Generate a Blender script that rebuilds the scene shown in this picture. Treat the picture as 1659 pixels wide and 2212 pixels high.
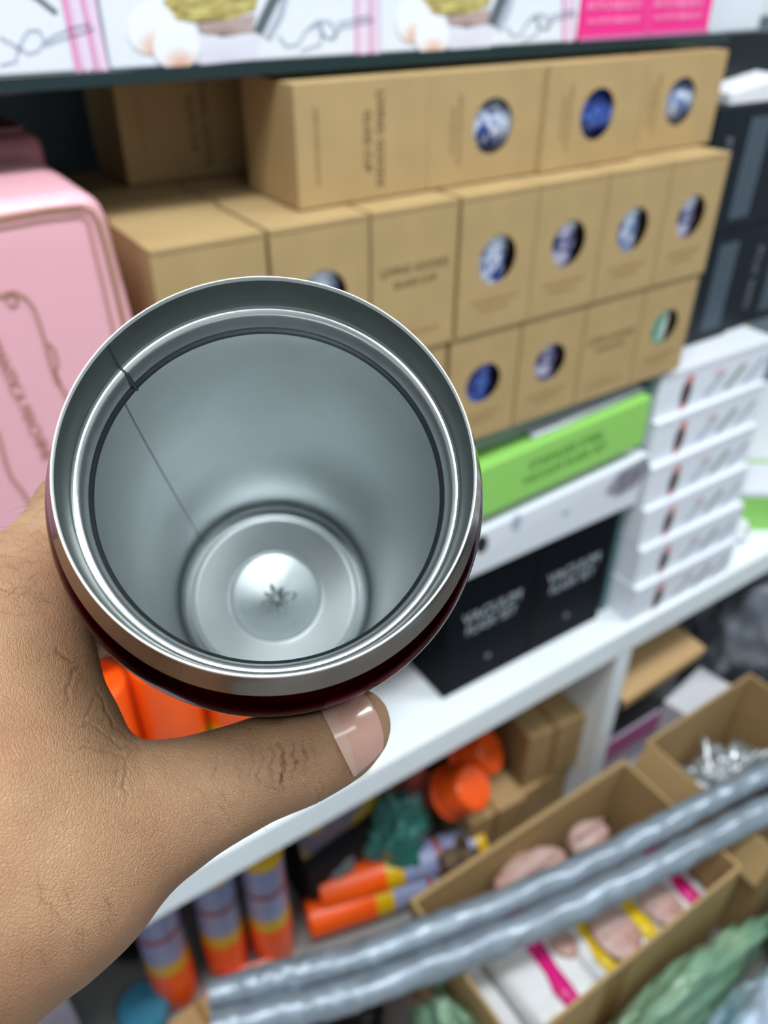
import bpy, bmesh, math, random
import numpy as np
from mathutils import Vector, Matrix, noise
random.seed(7)
for o in list(bpy.data.objects): bpy.data.objects.remove(o)
scn = bpy.context.scene
COL = scn.collection
R90 = math.pi/2

# ------------------------------------------------------------------ camera
FPX, PITCH, YAW, ROLL = 1715.86, 0.60794, 0.58902, 0.00326
_cp, _sp, _cy, _sy = math.cos(PITCH), math.sin(PITCH), math.cos(YAW), math.sin(YAW)
CF = np.array([_sy*_cp, _cy*_cp, -_sp]); _r = np.array([_cy, -_sy, 0.0]); _u = np.cross(_r, CF)
CR = _r*math.cos(ROLL)+_u*math.sin(ROLL); CU = -_r*math.sin(ROLL)+_u*math.cos(ROLL)
cam_data = bpy.data.cameras.new('camera'); cam = bpy.data.objects.new('camera', cam_data); COL.objects.link(cam)
cam.matrix_world = Matrix(((CR[0], CU[0], -CF[0], 0), (CR[1], CU[1], -CF[1], 0), (CR[2], CU[2], -CF[2], 0), (0, 0, 0, 1)))
cam_data.sensor_fit = 'VERTICAL'; cam_data.sensor_height = 36; cam_data.lens = FPX/2212*36
cam_data.clip_start = 0.01; cam_data.clip_end = 50
cam_data.dof.use_dof = True; cam_data.dof.focus_distance = 0.172; cam_data.dof.aperture_fstop = 11.5
scn.camera = cam

# ------------------------------------------------------------------ world, lights, exposure
w = bpy.data.worlds.new('world'); scn.world = w; w.use_nodes = True
w.node_tree.nodes['Background'].inputs[0].default_value = (0.80, 0.88, 1.0, 1)
w.node_tree.nodes['Background'].inputs[1].default_value = 0.3
def area(name, loc, size, sy, power, color=(0.93, 0.98, 1.0), rot=(0, 0, 0)):
    l = bpy.data.lights.new(name, 'AREA'); l.shape = 'RECTANGLE'; l.size = size; l.size_y = sy
    l.energy = power; l.color = color
    o = bpy.data.objects.new(name, l); COL.objects.link(o); o.location = loc; o.rotation_euler = rot
    return o
area('ceiling_and_fill_lamp', (0.05, 0.0, 1.27), 1.2, 0.3, 19)
area('ceiling_and_fill_lamp', (1.75, -0.15, 1.27), 1.2, 0.3, 19)
area('ceiling_and_fill_lamp', (-1.1, -0.4, 1.27), 1.2, 0.3, 8)
area('ceiling_and_fill_lamp', (0.3, -1.1, 1.27), 1.2, 0.3, 5)  # added front fill over the aisle, lifts the shelf fascia
scn.view_settings.view_transform = 'Standard'; scn.view_settings.look = 'None'
scn.view_settings.gamma = 1; scn.view_settings.use_curve_mapping = False
scn.view_settings.exposure = 0.68

# ------------------------------------------------------------------ helpers
def ray(x, y): return CR*(x-829.5)/FPX - CU*(y-1106)/FPX + CF
def atY(x, y, Y): d = ray(x, y); return Vector(d*Y/d[1])          # photo point on a vertical plane
def atZ(x, y, Z): d = ray(x, y); return Vector(d*Z/d[2])          # photo point on a level plane

def lin(c):
    return tuple(((v/255)/12.92 if v <= 10 else (((v/255)+0.055)/1.055)**2.4) for v in c)
MATS = {}
def mat(name, rgb=(200, 200, 200), rough=0.5, metal=0.0, var=0.0, vscale=30, bump=0.0, bscale=80, trans=0.0,
        rgb2=None, spec=0.5, coat=0.0, sheen=0.0, stretch=(1, 1, 1), alpha=1.0, sss=0.0, thr=(0.35, 0.65)):
    if name in MATS: return MATS[name]
    m = bpy.data.materials.new(name); m.use_nodes = True; nt = m.node_tree; b = nt.nodes['Principled BSDF']
    c = lin(rgb)
    b.inputs['Base Color'].default_value = (*c, 1); b.inputs['Roughness'].default_value = rough
    b.inputs['Metallic'].default_value = metal; b.inputs['Specular IOR Level'].default_value = spec
    b.inputs['Transmission Weight'].default_value = trans; b.inputs['Coat Weight'].default_value = coat
    b.inputs['Alpha'].default_value = alpha
    b.inputs['Subsurface Weight'].default_value = sss
    if sss: b.inputs['Subsurface Radius'].default_value = (0.006, 0.0025, 0.0012); b.inputs['Subsurface Scale'].default_value = 1.0
    tc = nt.nodes.new('ShaderNodeTexCoord'); mp = nt.nodes.new('ShaderNodeMapping'); nt.links.new(tc.outputs['Object'], mp.inputs[0])
    mp.inputs['Scale'].default_value = stretch
    if var or rgb2:
        n = nt.nodes.new('ShaderNodeTexNoise'); n.inputs['Scale'].default_value = vscale; n.inputs['Detail'].default_value = 5
        nt.links.new(mp.outputs[0], n.inputs[0])
        r = nt.nodes.new('ShaderNodeValToRGB'); nt.links.new(n.outputs[0], r.inputs[0])
        c2 = lin(rgb2) if rgb2 else tuple(v*(1-var) for v in c); c1 = c if rgb2 else tuple(min(1, v*(1+var)) for v in c)
        r.color_ramp.elements[0].position = thr[0]; r.color_ramp.elements[1].position = thr[1]
        r.color_ramp.elements[0].color = (*c2, 1); r.color_ramp.elements[1].color = (*c1, 1)
        nt.links.new(r.outputs[0], b.inputs['Base Color'])
    if bump:
        n2 = nt.nodes.new('ShaderNodeTexNoise'); n2.inputs['Scale'].default_value = bscale; n2.inputs['Detail'].default_value = 6
        nt.links.new(mp.outputs[0], n2.inputs[0])
        bp = nt.nodes.new('ShaderNodeBump'); bp.inputs['Strength'].default_value = bump; bp.inputs['Distance'].default_value = 0.002
        nt.links.new(n2.outputs[0], bp.inputs['Height']); nt.links.new(bp.outputs[0], b.inputs['Normal'])
    MATS[name] = m
    return m

class MB:
    def __init__(s): s.v = []; s.f = []
    def add(s, vs, fs):
        n = len(s.v); s.v += [tuple(v) for v in vs]; s.f += [tuple(i+n for i in f) for f in fs]; return s
    def box(s, a, b):
        (x0, y0, z0), (x1, y1, z1) = a, b
        return s.add([(x0,y0,z0),(x1,y0,z0),(x1,y1,z0),(x0,y1,z0),(x0,y0,z1),(x1,y0,z1),(x1,y1,z1),(x0,y1,z1)],
                     [(0,3,2,1),(4,5,6,7),(0,1,5,4),(1,2,6,5),(2,3,7,6),(3,0,4,7)])
    def lathe(s, prof, n=48, c=(0,0,0), cap0=True, cap1=True):
        vs = []; fs = []
        for r, z in prof:
            for k in range(n):
                a = 2*math.pi*k/n; vs.append((c[0]+r*math.cos(a), c[1]+r*math.sin(a), c[2]+z))
        for i in range(len(prof)-1):
            for k in range(n):
                fs.append((i*n+k, i*n+(k+1)%n, (i+1)*n+(k+1)%n, (i+1)*n+k))
        if cap0: fs.append(tuple(reversed(range(n))))
        if cap1: fs.append(tuple(range((len(prof)-1)*n, len(prof)*n)))
        return s.add(vs, fs)
    def tube(s, pts, r, n=8):
        pts = [Vector(p) for p in pts]; rs = r if isinstance(r, (list, tuple)) else [r]*len(pts)
        vs = []; fs = []; up = Vector((0.13, 0.21, 0.97)).normalized()
        for i, p in enumerate(pts):
            t = (pts[min(i+1, len(pts)-1)]-pts[max(i-1, 0)]).normalized()
            a = t.cross(up);
            if a.length < 1e-3: a = t.cross(Vector((1, 0, 0)))
            a.normalize(); b = t.cross(a)
            for k in range(n):
                q = 2*math.pi*k/n; vs.append(p+rs[i]*(math.cos(q)*a+math.sin(q)*b))
        for i in range(len(pts)-1):
            for k in range(n): fs.append((i*n+k, i*n+(k+1)%n, (i+1)*n+(k+1)%n, (i+1)*n+k))
        fs.append(tuple(reversed(range(n)))); fs.append(tuple(range((len(pts)-1)*n, len(pts)*n)))
        return s.add(vs, fs)
    def build(s, name, m, parent=None, loc=(0,0,0), rot=(0,0,0), smooth=False, bevel=0.0, seg=2, subsurf=0):
        me = bpy.data.meshes.new(name); me.from_pydata(s.v, [], s.f); me.update()
        bm = bmesh.new(); bm.from_mesh(me); bmesh.ops.recalc_face_normals(bm, faces=bm.faces)
        if bevel:
            es = [e for e in bm.edges if len(e.link_faces) == 2 and e.calc_face_angle(0) > 0.5]
            bmesh.ops.bevel(bm, geom=es, offset=bevel, segments=seg, affect='EDGES', profile=0.5)
        bm.to_mesh(me); bm.free()
        if smooth:
            for p in me.polygons: p.use_smooth = True
            me.set_sharp_from_angle(angle=math.radians(38))
        me.materials.append(m)
        o = bpy.data.objects.new(name, me); COL.objects.link(o); o.parent = parent; o.location = loc; o.rotation_euler = rot
        if subsurf:
            md = o.modifiers.new('subsurf', 'SUBSURF'); md.levels = subsurf; md.render_levels = subsurf
        return o
def tag(o, label=None, cat=None, group=None, kind=None):
    if label: o['label'] = label
    if cat: o['category'] = cat
    if group: o['group'] = group
    if kind: o['kind'] = kind
    return o
def empty(name, loc=(0,0,0), rot=(0,0,0), label=None, cat=None, group=None):
    o = bpy.data.objects.new(name, None); o.empty_display_size = 0.02; COL.objects.link(o); o.location = loc; o.rotation_euler = rot
    return tag(o, label, cat, group)
def dup(src, loc, rot=(0,0,0), label=None, group=None, scale=None, swap=None):
    def cp(o, par):
        c = o.copy(); COL.objects.link(c); c.parent = par
        for ch in list(o.children): cp(ch, c)
        return c
    r = cp(src, None); r.location = loc; r.rotation_euler = rot
    if scale: r.scale = scale
    if label: r['label'] = label
    if group: r['group'] = group
    return r
def text(name, s, size, m, parent, loc, rot=(R90, 0, 0), align='CENTER', thick=0.0002, sx=1.0):
    c = bpy.data.curves.new(name, 'FONT'); c.body = s; c.size = size; c.align_x = align; c.align_y = 'CENTER'; c.extrude = thick
    c.resolution_u = 3
    t = bpy.data.objects.new(name, c); COL.objects.link(t)
    dg = bpy.context.evaluated_depsgraph_get(); me = bpy.data.meshes.new_from_object(t.evaluated_get(dg))
    bpy.data.objects.remove(t)
    me.materials.clear(); me.materials.append(m)
    o = bpy.data.objects.new(name, me); COL.objects.link(o); o.parent = parent; o.location = loc; o.rotation_euler = rot; o.scale = (sx, 1, 1)
    return o
def poly(pts, d=Vector((0, -0.0004, 0))):
    """thin printed patch: outline points with a small thickness d"""
    b = MB(); n = len(pts); vs = [Vector(p) for p in pts]+[Vector(p)+d for p in pts]
    b.add(vs, [tuple(range(n)), tuple(reversed(range(n, 2*n)))]+[(i, (i+1) % n, (i+1) % n+n, i+n) for i in range(n)])
    return b
def blob(name, m, parent, loc, size, seed, amp=0.18, freq=2.2, sub=4, rot=(0,0,0), flat=None, ridge=0.0):
    bm = bmesh.new(); bmesh.ops.create_icosphere(bm, subdivisions=sub, radius=1)
    off = Vector((seed*3.7, seed*1.3, seed*7.1))
    for v in bm.verts:
        d = v.co.copy()
        n = noise.fractal(d*freq+off, 0.8, 2.1, 4)*amp
        if ridge: n += (abs(noise.noise(d*freq*2.3+off))-0.2)*ridge
        v.co = d*(1+n)
        v.co = Vector((v.co.x*size[0], v.co.y*size[1], v.co.z*size[2]))
        if flat is not None and v.co.z < flat: v.co.z = flat
    me = bpy.data.meshes.new(name); bm.to_mesh(me); bm.free(); me.materials.append(m)
    for p in me.polygons: p.use_smooth = True
    o = bpy.data.objects.new(name, me); COL.objects.link(o); o.parent = parent; o.location = loc; o.rotation_euler = rot
    return o

# ------------------------------------------------------------------ materials
M_wall = mat('wall_paint', (225, 230, 232), 0.7, bump=0.05)
M_ceil = mat('ceiling_paint', (215, 220, 222), 0.8)
M_floor = mat('floor_tile', (150, 150, 148), 0.35, var=0.1, vscale=4)
M_white = mat('white_laminate', (240, 246, 251), 0.35, var=0.02, vscale=8)
M_back = mat('shade_toned_back', (92, 104, 114), 0.5)  # grey carries the shade at the back of the bays in its colour
M_glass = mat('clear_glass', (205, 235, 225), 0.02, trans=1.0)
M_gedge = mat('glass_edge_green', (8, 36, 38), 0.12, coat=0.5)
M_gedge2 = mat('glass_edge_pale', (80, 118, 120), 0.15, coat=0.5)
M_kraft = mat('kraft_card', (177, 150, 106), 0.75, var=0.06, vscale=14, bump=0.15, bscale=300, spec=0.25)
M_kraft2 = mat('corrugated_card', (178, 148, 104), 0.8, var=0.08, vscale=7, bump=0.25, bscale=120, spec=0.2)
M_ink = mat('brown_ink', (84, 58, 32), 0.7)
M_ink2 = mat('faint_brown_ink', (150, 118, 76), 0.7)
M_black = mat('black_card', (8, 13, 19), 0.5, spec=0.05)
M_greytext = mat('grey_print', (178, 188, 198), 0.5)
M_green = mat('lime_card', (148, 210, 100), 0.4, coat=0.2)
M_greent = mat('dark_green_ink', (54, 112, 36), 0.6)
M_magenta = mat('magenta_card', (240, 36, 140), 0.35, coat=0.3)
M_palepink = mat('pale_pink_print', (252, 170, 215), 0.5)
M_box = mat('white_card', (228, 232, 242), 0.4, coat=0.2)
M_paper = mat('white_paper', (225, 226, 232), 0.6, bump=0.3, bscale=30)
M_pink = mat('pink_card', (236, 176, 188), 0.38, coat=0.25, bump=0.1, bscale=20)
M_gold = mat('gold_brown_print', (182, 132, 112), 0.5)
M_gold2 = mat('bronze_line_print', (160, 122, 88), 0.45)
M_stripe = mat('pink_stripe_print', (226, 152, 196), 0.5)
M_stripe2 = mat('lilac_stripe_print', (236, 206, 232), 0.5)
M_sketch = mat('grey_sketch_print', (172, 182, 198), 0.6)
M_sketchd = mat('dark_tool_print', (92, 102, 108), 0.5)
M_lilac = mat('lilac_label', (150, 158, 196), 0.35, coat=0.3, var=0.05, vscale=60)
M_red = mat('red_band', (158, 78, 82), 0.4)
M_yellow = mat('yellow_band', (222, 176, 16), 0.35, coat=0.3)
M_orange = mat('orange_plastic', (255, 92, 14), 0.35, coat=0.15)
M_foil = mat('silver_bubble_foil', (140, 152, 164), 0.36, metal=0.35, coat=0.4, var=0.12, vscale=30, bump=0.5, bscale=45)
M_dark = mat('dark_cloth', (22, 22, 26), 0.8)

# ------------------------------------------------------------------ room shell
def struct(name, b, m):
    o = b.build(name, m); o['kind'] = 'structure'; return o
struct('floor', MB().box((-2.2, -1.6, -1.42), (3.6, 1.1, -1.36)), M_floor)
struct('ceiling', MB().box((-2.2, -1.6, 1.3), (3.6, 1.1, 1.36)), M_ceil)
struct('wall_back', MB().box((-2.2, 1.02, -1.36), (3.6, 1.1, 1.3)), M_wall)
struct('wall_front', MB().box((-2.2, -1.66, -1.36), (3.6, -1.6, 1.3)), mat('front_wall_paint', (186, 192, 194), 0.7))
struct('wall_left', MB().box((-2.26, -1.6, -1.36), (-2.2, 1.1, 1.3)), mat('side_wall_paint', (170, 174, 174), 0.7))
struct('wall_right', MB().box((3.6, -1.6, -1.36), (3.66, 1.1, 1.3)), M_wall)

# ------------------------------------------------------------------ shelving
unit = empty('shelving_unit', (0, 0, -1.36), label='white built-in shelving unit with a thick long shelf board across the middle', cat='shelf')
def sp(name, a, b, m, label=None, bevel=0.002):
    o = MB().box((a[0], a[1], a[2]+1.36), (b[0], b[1], b[2]+1.36)).build(name, m, unit, bevel=bevel)
    if label: o['label'] = label
    return o
sp('shelf_board', (-1.2, 0.56, -0.932), (2.6, 1.0, -0.878), M_white)
sp('divider', (0.838, 0.562, -1.36), (0.872, 1.0, -0.932), M_white, 'white vertical divider below the board')
sp('back_panel', (-1.2, 1.0, -1.36), (0.90, 1.015, 0.5), M_back, 'back panel, its grey standing in for shade')
sp('glass_divider', (0.840, 0.635, -0.878), (0.850, 0.99, -0.462), M_glass, 'upright glass divider', 0)
sp('glass_edge', (0.840, 0.615, -0.878), (0.850, 0.635, -0.462), M_gedge2, 'greenish glass edge', 0)
sp('upright_post', (0.905, 0.70, -0.30), (0.925, 0.73, 0.5), mat('dark_steel', (24, 34, 38), 0.35, metal=0.5), 'dark metal upright', 0.002)
sp('shelf_bracket', (0.913, 0.73, -0.115), (0.921, 0.96, -0.0785), MATS['dark_steel'], None, 0.001)
sp('back_panel', (0.92, 1.0, -0.878), (2.3, 1.012, -0.08), M_back, 'added dark panel standing in for shade in the next bay')  # added dark sheet in place of the shade behind this bay
sp('side_rail', (0.928, 0.70, -0.118), (2.2, 0.72, -0.072), MATS['dark_steel'], 'dark rail of the next bay', 0.001)

gs = empty('glass_shelf', (-0.3, 0.66, -0.0775), label='thick green-edged glass shelf above the brown cup boxes', cat='shelf')
MB().box((-0.6, 0.004, 0), (1.215, 0.335, 0.0105)).build('glass_pane', M_glass, gs)
MB().box((-0.6, 0, 0), (1.215, 0.004, 0.0105)).build('front_edge', M_gedge, gs, bevel=0.0008)['label'] = 'dark green polished edge'

# ------------------------------------------------------------------ boxes standing on the glass shelf
GZ = -0.067; GY = 0.6615
def dec(name, pts, m, parent, Y=GY, dz=0.0004):
    b = poly([atY(x, y, Y-0.0002)-parent.location for x, y in pts], Vector((0, -dz, 0)))
    return b.build(name, m, parent)
def ell(cx, cy, rx, ry, n=28, a0=0.0):
    return [(cx+rx*math.cos(t)*math.cos(a0)-ry*math.sin(t)*math.sin(a0), cy+rx*math.cos(t)*math.sin(a0)+ry*math.sin(t)*math.cos(a0))
            for t in [2*math.pi*k/n for k in range(n)]]
def ribbon(pts, w):
    L = []; Rr = []
    for i, p in enumerate(pts):
        a = pts[max(i-1, 0)]; b = pts[min(i+1, len(pts)-1)]; dx, dy = b[0]-a[0], b[1]-a[1]; l = math.hypot(dx, dy) or 1
        L.append((p[0]-dy/l*w, p[1]+dx/l*w)); Rr.append((p[0]+dy/l*w, p[1]-dx/l*w))
    return L+Rr[::-1]
def ribmesh(name, pts, w, m, parent, Y, dz=0.0004):
    """printed line as a strip of quads"""
    b = MB(); r = ribbon(pts, w); n = len(pts)
    L = [atY(*p, Y-0.0002)-parent.location for p in r[:n]]; Q = [atY(*p, Y-0.0002)-parent.location for p in r[n:][::-1]]
    d = Vector((0, -dz, 0)); vs = []
    for a, c in zip(L, Q): vs += [a, c, a+d, c+d]
    fs = []
    for i in range(n-1):
        k = 4*i; fs += [(k+2, k+3, k+7, k+6), (k, k+4, k+5, k+1), (k, k+2, k+6, k+4), (k+1, k+5, k+7, k+3)]
    fs += [(0, 1, 3, 2), (4*n-4, 4*n-2, 4*n-1, 4*n-3)]
    return b.add(vs, fs).build(name, m, parent)

# soft two-tone prints (flat printed pictures)
def radial_print(name, c_in, c_out, center, radius, p0=0.2, p1=0.9):
    m = bpy.data.materials.new(name); m.use_nodes = True; nt = m.node_tree; b = nt.nodes['Principled BSDF']; b.inputs['Roughness'].default_value = 0.4
    tc = nt.nodes.new('ShaderNodeTexCoord'); mp = nt.nodes.new('ShaderNodeMapping'); nt.links.new(tc.outputs['Object'], mp.inputs[0])
    mp.vector_type = 'TEXTURE'; mp.inputs['Location'].default_value = center; mp.inputs['Scale'].default_value = (radius[0], 1, radius[1])
    g = nt.nodes.new('ShaderNodeTexGradient'); g.gradient_type = 'SPHERICAL'; nt.links.new(mp.outputs[0], g.inputs[0])
    r = nt.nodes.new('ShaderNodeValToRGB'); nt.links.new(g.outputs[0], r.inputs[0])
    r.color_ramp.elements[0].position = 1-p1; r.color_ramp.elements[1].position = 1-p0
    r.color_ramp.elements[0].color = (*lin(c_out), 1); r.color_ramp.elements[1].color = (*lin(c_in), 1)
    nt.links.new(r.outputs[0], b.inputs['Base Color']); return m
def print_at(name, pts, Y, m, parent, dz=0.0004):
    """printed patch whose own origin is its centre, so its pattern follows it"""
    P = [atY(x, y, Y-0.0002) for x, y in pts]; c = sum(P, Vector())/len(P)
    o = poly([p-c for p in P], Vector((0, -dz, 0))).build(name, m, parent); o.location = c-parent.location; return o
M_egg = radial_print('egg_print', (226, 176, 150), (238, 240, 246), (0.002, 0, -0.013), (0.019, 0.015))
M_straw = mat('straw_print', (206, 194, 122), 0.5, rgb2=(150, 132, 70), vscale=60, stretch=(1, 1, 6), thr=(0.4, 0.6))
M_brown = mat('soft_brown_print', (150, 120, 112), 0.5, rgb2=(196, 178, 176), vscale=25)
M_mauve = mat('soft_mauve_print', (214, 208, 224), 0.5, rgb2=(226, 228, 240), vscale=20)
def baking_box(x0, x1, shift, label):
    """white bakeware carton; shift = horizontal photo offset of its print from the middle box"""
    t = empty('bakeware_box', (x0, GY, GZ), label=label, cat='box', group='white bakeware boxes on the glass shelf')
    MB().box((0, 0, 0), (x1-x0, 0.3, 0.17)).build('carton', M_box, t, bevel=0.0015)
    return t
bA = baking_box(-0.075, 0.1985, 0, 'white bakeware box with whisk sketch and pink stripes, left end of the glass shelf')
bB = baking_box(0.2005, 0.4345, 0, 'white bakeware box printed with two eggs, middle of the glass shelf, between its look-alikes')
bC = baking_box(0.4365, 0.6715, 0, 'white bakeware box printed with eggs, right beside the magenta box')
def egg_art(t, f):
    print_at('straw_picture', [f(p) for p in [(385, -30), (560, -30), (552, 20), (500, 42), (430, 50), (372, 40), (352, 5)]], GY, M_straw, t)
    print_at('shadow_picture', [f(p) for p in [(424, 45), (500, 42), (552, 30), (545, 70), (480, 80), (430, 70)]], GY, M_brown, t)
    print_at('table_picture', [f(p) for p in [(428, 78), (560, 72), (552, 128), (432, 140)]], GY, M_mauve, t)
    print_at('egg_picture', [f(p) for p in ell(328, 62, 50, 56, a0=0.5)], GY, M_egg, t, 0.0006)
    print_at('egg_picture', [f(p) for p in ell(380, 100, 51, 50, a0=0.4)], GY, M_egg, t, 0.0008)
def whisk_art(t, f):
    ribmesh('tool_picture', [f(p) for p in [(556, 72), (590, 0), (604, -24)]], 11, M_sketchd, t, GY)
    ribmesh('tool_picture', [f(p) for p in [(578, 82), (606, 30), (616, -10)]], 7, M_sketch, t, GY, 0.0006)
    for pts in ([(602, 78), (620, 100), (645, 94), (660, 66), (690, 50), (700, 70), (690, 96), (650, 110)],
                [(668, 60), (686, 44), (712, 46), (730, 74), (716, 84), (694, 76), (690, 52)],
                [(728, 50), (760, 42), (800, 34)], [(732, 60), (770, 52), (808, 44)], [(716, 84), (732, 60)]):
        q = []
        for i in range(len(pts)-1):
            for k in range(4): q.append((pts[i][0]+(pts[i+1][0]-pts[i][0])*k/4, pts[i][1]+(pts[i+1][1]-pts[i][1])*k/4))
        q.append(pts[-1]); ribmesh('whisk_sketch', [f(p) for p in q], 2.2, M_sketch, t, GY)
def stripes(t, xs, y0, y1, lean, f):
    for i, (a, b_) in enumerate(xs):
        dec('pink_stripe', [f((a, y1)), f((b_, y1-1)), f((b_-lean, y0)), f((a-lean, y0))], M_stripe if i % 2 == 0 else M_stripe2, t)
idt = lambda p: p
fC = lambda p: (829+(p[0]-240)*0.735, p[1]*0.86-8)
egg_art(bB, idt); whisk_art(bB, idt); stripes(bB, [(768, 774), (780, 790), (798, 806), (812, 820)], -20, 120, 2, idt)
egg_art(bC, fC); whisk_art(bC, fC); stripes(bC, [(1215, 1221), (1226, 1232), (1237, 1240)], -20, 92, 0, idt)
stripes(bA, [(164, 180), (186, 196), (204, 216), (221, 236)], -10, 158, 34, idt)
for pts in ([(0, 140), (34, 132), (40, 100), (60, 66), (84, 64), (96, 86), (84, 108), (60, 116), (44, 100)],
            [(96, 90), (120, 74), (160, 60), (196, 52)], [(96, 98), (130, 84), (170, 74), (204, 62)], [(0, 80), (30, 96), (44, 110)]):
    ribmesh('whisk_sketch', pts, 2.2, M_sketch, bA, GY)
ribmesh('tool_picture', [(60, -20), (92, 4), (122, 28)], 5, M_sketchd, bA, GY)
t = empty('magenta_box', (0.674, GY, GZ+0.0003), label='bright magenta box with rows of white print on the glass shelf', cat='box')
MB().box((0, 0, 0), (0.2, 0.2, 0.17)).build('carton', M_magenta, t, bevel=0.0015)
dec('fold_line', [(1396, -5), (1400, -5), (1402, 76), (1398, 76)], mat('magenta_fold', (250, 90, 170), 0.4), t)
dec('base_strip', [(1250, 92), (1530, 72), (1530, 62), (1250, 80)], mat('dusty_pink', (200, 110, 160), 0.4), t)
for s, x, y, sz in (('ARTICONJUGETS', 1328, 12, 0.0105), ('ARTICONJUGETS', 1466, 8, 0.0105),
                    ('ALL ARTICONJUGES SET', 1328, 44, 0.0068), ('ALL ARTICONJUGES SET', 1466, 36, 0.0068)):
    p = atY(x, y, GY-0.0006)-t.location; text('white_print', s, sz, M_palepink, t, p, sx=0.98 if sz > 0.01 else 1.05)
t = empty('white_sleeve_box', (0.98, 0.78, -0.0785), label='pale grey box standing beyond the right end of the glass shelf', cat='box')
MB().box((0, 0, 0), (0.16, 0.15, 0.16)).build('carton', M_box, t, bevel=0.002)
MB().box((-0.0006, -0.0006, 0.05), (0.1606, 0.08, 0.052)).build('tape_line', M_sketch, t)

# ------------------------------------------------------------------ kraft cup boxes
BW, BD, BH = 0.0965, 0.098, 0.139
def face_with_hole(b, w, h, cx, cz, r, y=0, n=40):
    angs = [2*math.pi*k/n for k in range(n)]+[math.atan2(z-cz, x-cx) % (2*math.pi) for x in (0, w) for z in (0, h)]
    angs = sorted(set(round(a, 6) for a in angs)); inner = []; outer = []; inn2 = []
    for a in angs:
        c, s = math.cos(a), math.sin(a); inner.append((cx+r*c, y, cz+r*s)); inn2.append((cx+r*c, y+0.0012, cz+r*s))
        ts = []
        if c > 1e-9: ts.append((w-cx)/c)
        if c < -1e-9: ts.append(-cx/c)
        if s > 1e-9: ts.append((h-cz)/s)
        if s < -1e-9: ts.append(-cz/s)
        q = min(ts); outer.append((cx+q*c, y, cz+q*s))
    m = len(angs); b.add(inner+outer+inn2, [(i, (i+1) % m, m+(i+1) % m, m+i) for i in range(m)]+[(i, 2*m+i, 2*m+(i+1) % m, (i+1) % m) for i in range(m)])
def kraft_proto(window):
    t = empty('cup_box', (0, 0, 0), cat='box')
    b = MB(); w, d, h = BW, BD, BH
    vs = [(0,0,0),(w,0,0),(w,d,0),(0,d,0),(0,0,h),(w,0,h),(w,d,h),(0,d,h)]
    b.add(vs, [(0,3,2,1),(4,5,6,7),(1,2,6,5),(2,3,7,6),(3,0,4,7)])
    if window: face_with_hole(b, w, h, w/2, h*0.53, 0.0245)
    else: b.add([vs[0], vs[1], vs[5], vs[4]], [(0, 1, 2, 3)])
    o = b.build('carton', M_kraft, t)
    MB().box((0.001, -0.0007, h-0.0035), (w-0.001, 0.002, h+0.0006)).build('lid_flap', M_kraft, t, bevel=0.0004)
    if window:
        text('printed_text', 'LIVING GOODS GLASS CUP', 0.0050, M_ink2, t, (w/2, -0.0002, h*0.235))
        text('printed_text', 'HIGH QUALITY GLASS', 0.0040, M_ink2, t, (w/2, -0.0002, h*0.175))
    else:
        text('printed_text', 'LIVING GOODS', 0.0112, M_ink, t, (w/2, -0.0002, h*0.60))
        text('printed_text', 'GLASS CUP', 0.0100, M_ink, t, (w/2, -0.0002, h*0.505))
        text('printed_text', 'LIVING GOODS GLASS CUP', 0.0050, M_ink2, t, (w/2, -0.0002, h*0.14))
    return t
def cup_mat(name, ca, cb, seed, scale=36):
    m = bpy.data.materials.new(name); m.use_nodes = True; nt = m.node_tree; b = nt.nodes['Principled BSDF']; b.inputs['Roughness'].default_value = 0.12; b.inputs['Coat Weight'].default_value = 0.8
    tc = nt.nodes.new('ShaderNodeTexCoord'); mp = nt.nodes.new('ShaderNodeMapping'); nt.links.new(tc.outputs['Object'], mp.inputs[0]); mp.inputs['Location'].default_value = (seed, seed*2, 0)
    n = nt.nodes.new('ShaderNodeTexNoise'); n.inputs['Scale'].default_value = scale; n.inputs['Distortion'].default_value = 2.0; n.inputs['Detail'].default_value = 2
    nt.links.new(mp.outputs[0], n.inputs[0]); r = nt.nodes.new('ShaderNodeValToRGB'); nt.links.new(n.outputs[0], r.inputs[0])
    r.color_ramp.elements[0].position = 0.42; r.color_ramp.elements[1].position = 0.58
    r.color_ramp.elements[0].color = (*lin(ca), 1); r.color_ramp.elements[1].color = (*lin(cb), 1)
    nt.links.new(r.outputs[0], b.inputs['Base Color']); return m
CUPM = [cup_mat('blue_white_glaze', (34, 60, 140), (214, 222, 240), 1.0), cup_mat('blue_glaze', (26, 48, 124), (70, 104, 190), 5.0),
        cup_mat('pale_glaze', (96, 116, 170), (200, 208, 226), 9.0), cup_mat('navy_pink_glaze', (30, 44, 112), (196, 190, 214), 14.0),
        cup_mat('teal_white_glaze', (20, 150, 120), (216, 226, 224), 19.0, 16)]
def cup_proto(m):
    t = empty('glass_cup', (0, 0, 0), cat='cup')
    MB().lathe([(0.0, 0.0), (0.027, 0.0), (0.030, 0.004), (0.0345, 0.05), (0.0365, 0.118), (0.0345, 0.118), (0.031, 0.03), (0.0, 0.02)], 40, cap0=False, cap1=False).build('cup_body', m, t, smooth=True)
    MB().lathe([(0.0362, 0.110), (0.0369, 0.114), (0.0362, 0.119), (0.034, 0.119)], 40, cap0=False, cap1=False).build('cup_rim', M_box, t, smooth=True)
    return t
PW, PT = kraft_proto(True), kraft_proto(False)
CP = [cup_proto(m) for m in CUPM]
used = {'w': False, 't': False}; cused = [False]*5
i_last = True
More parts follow.
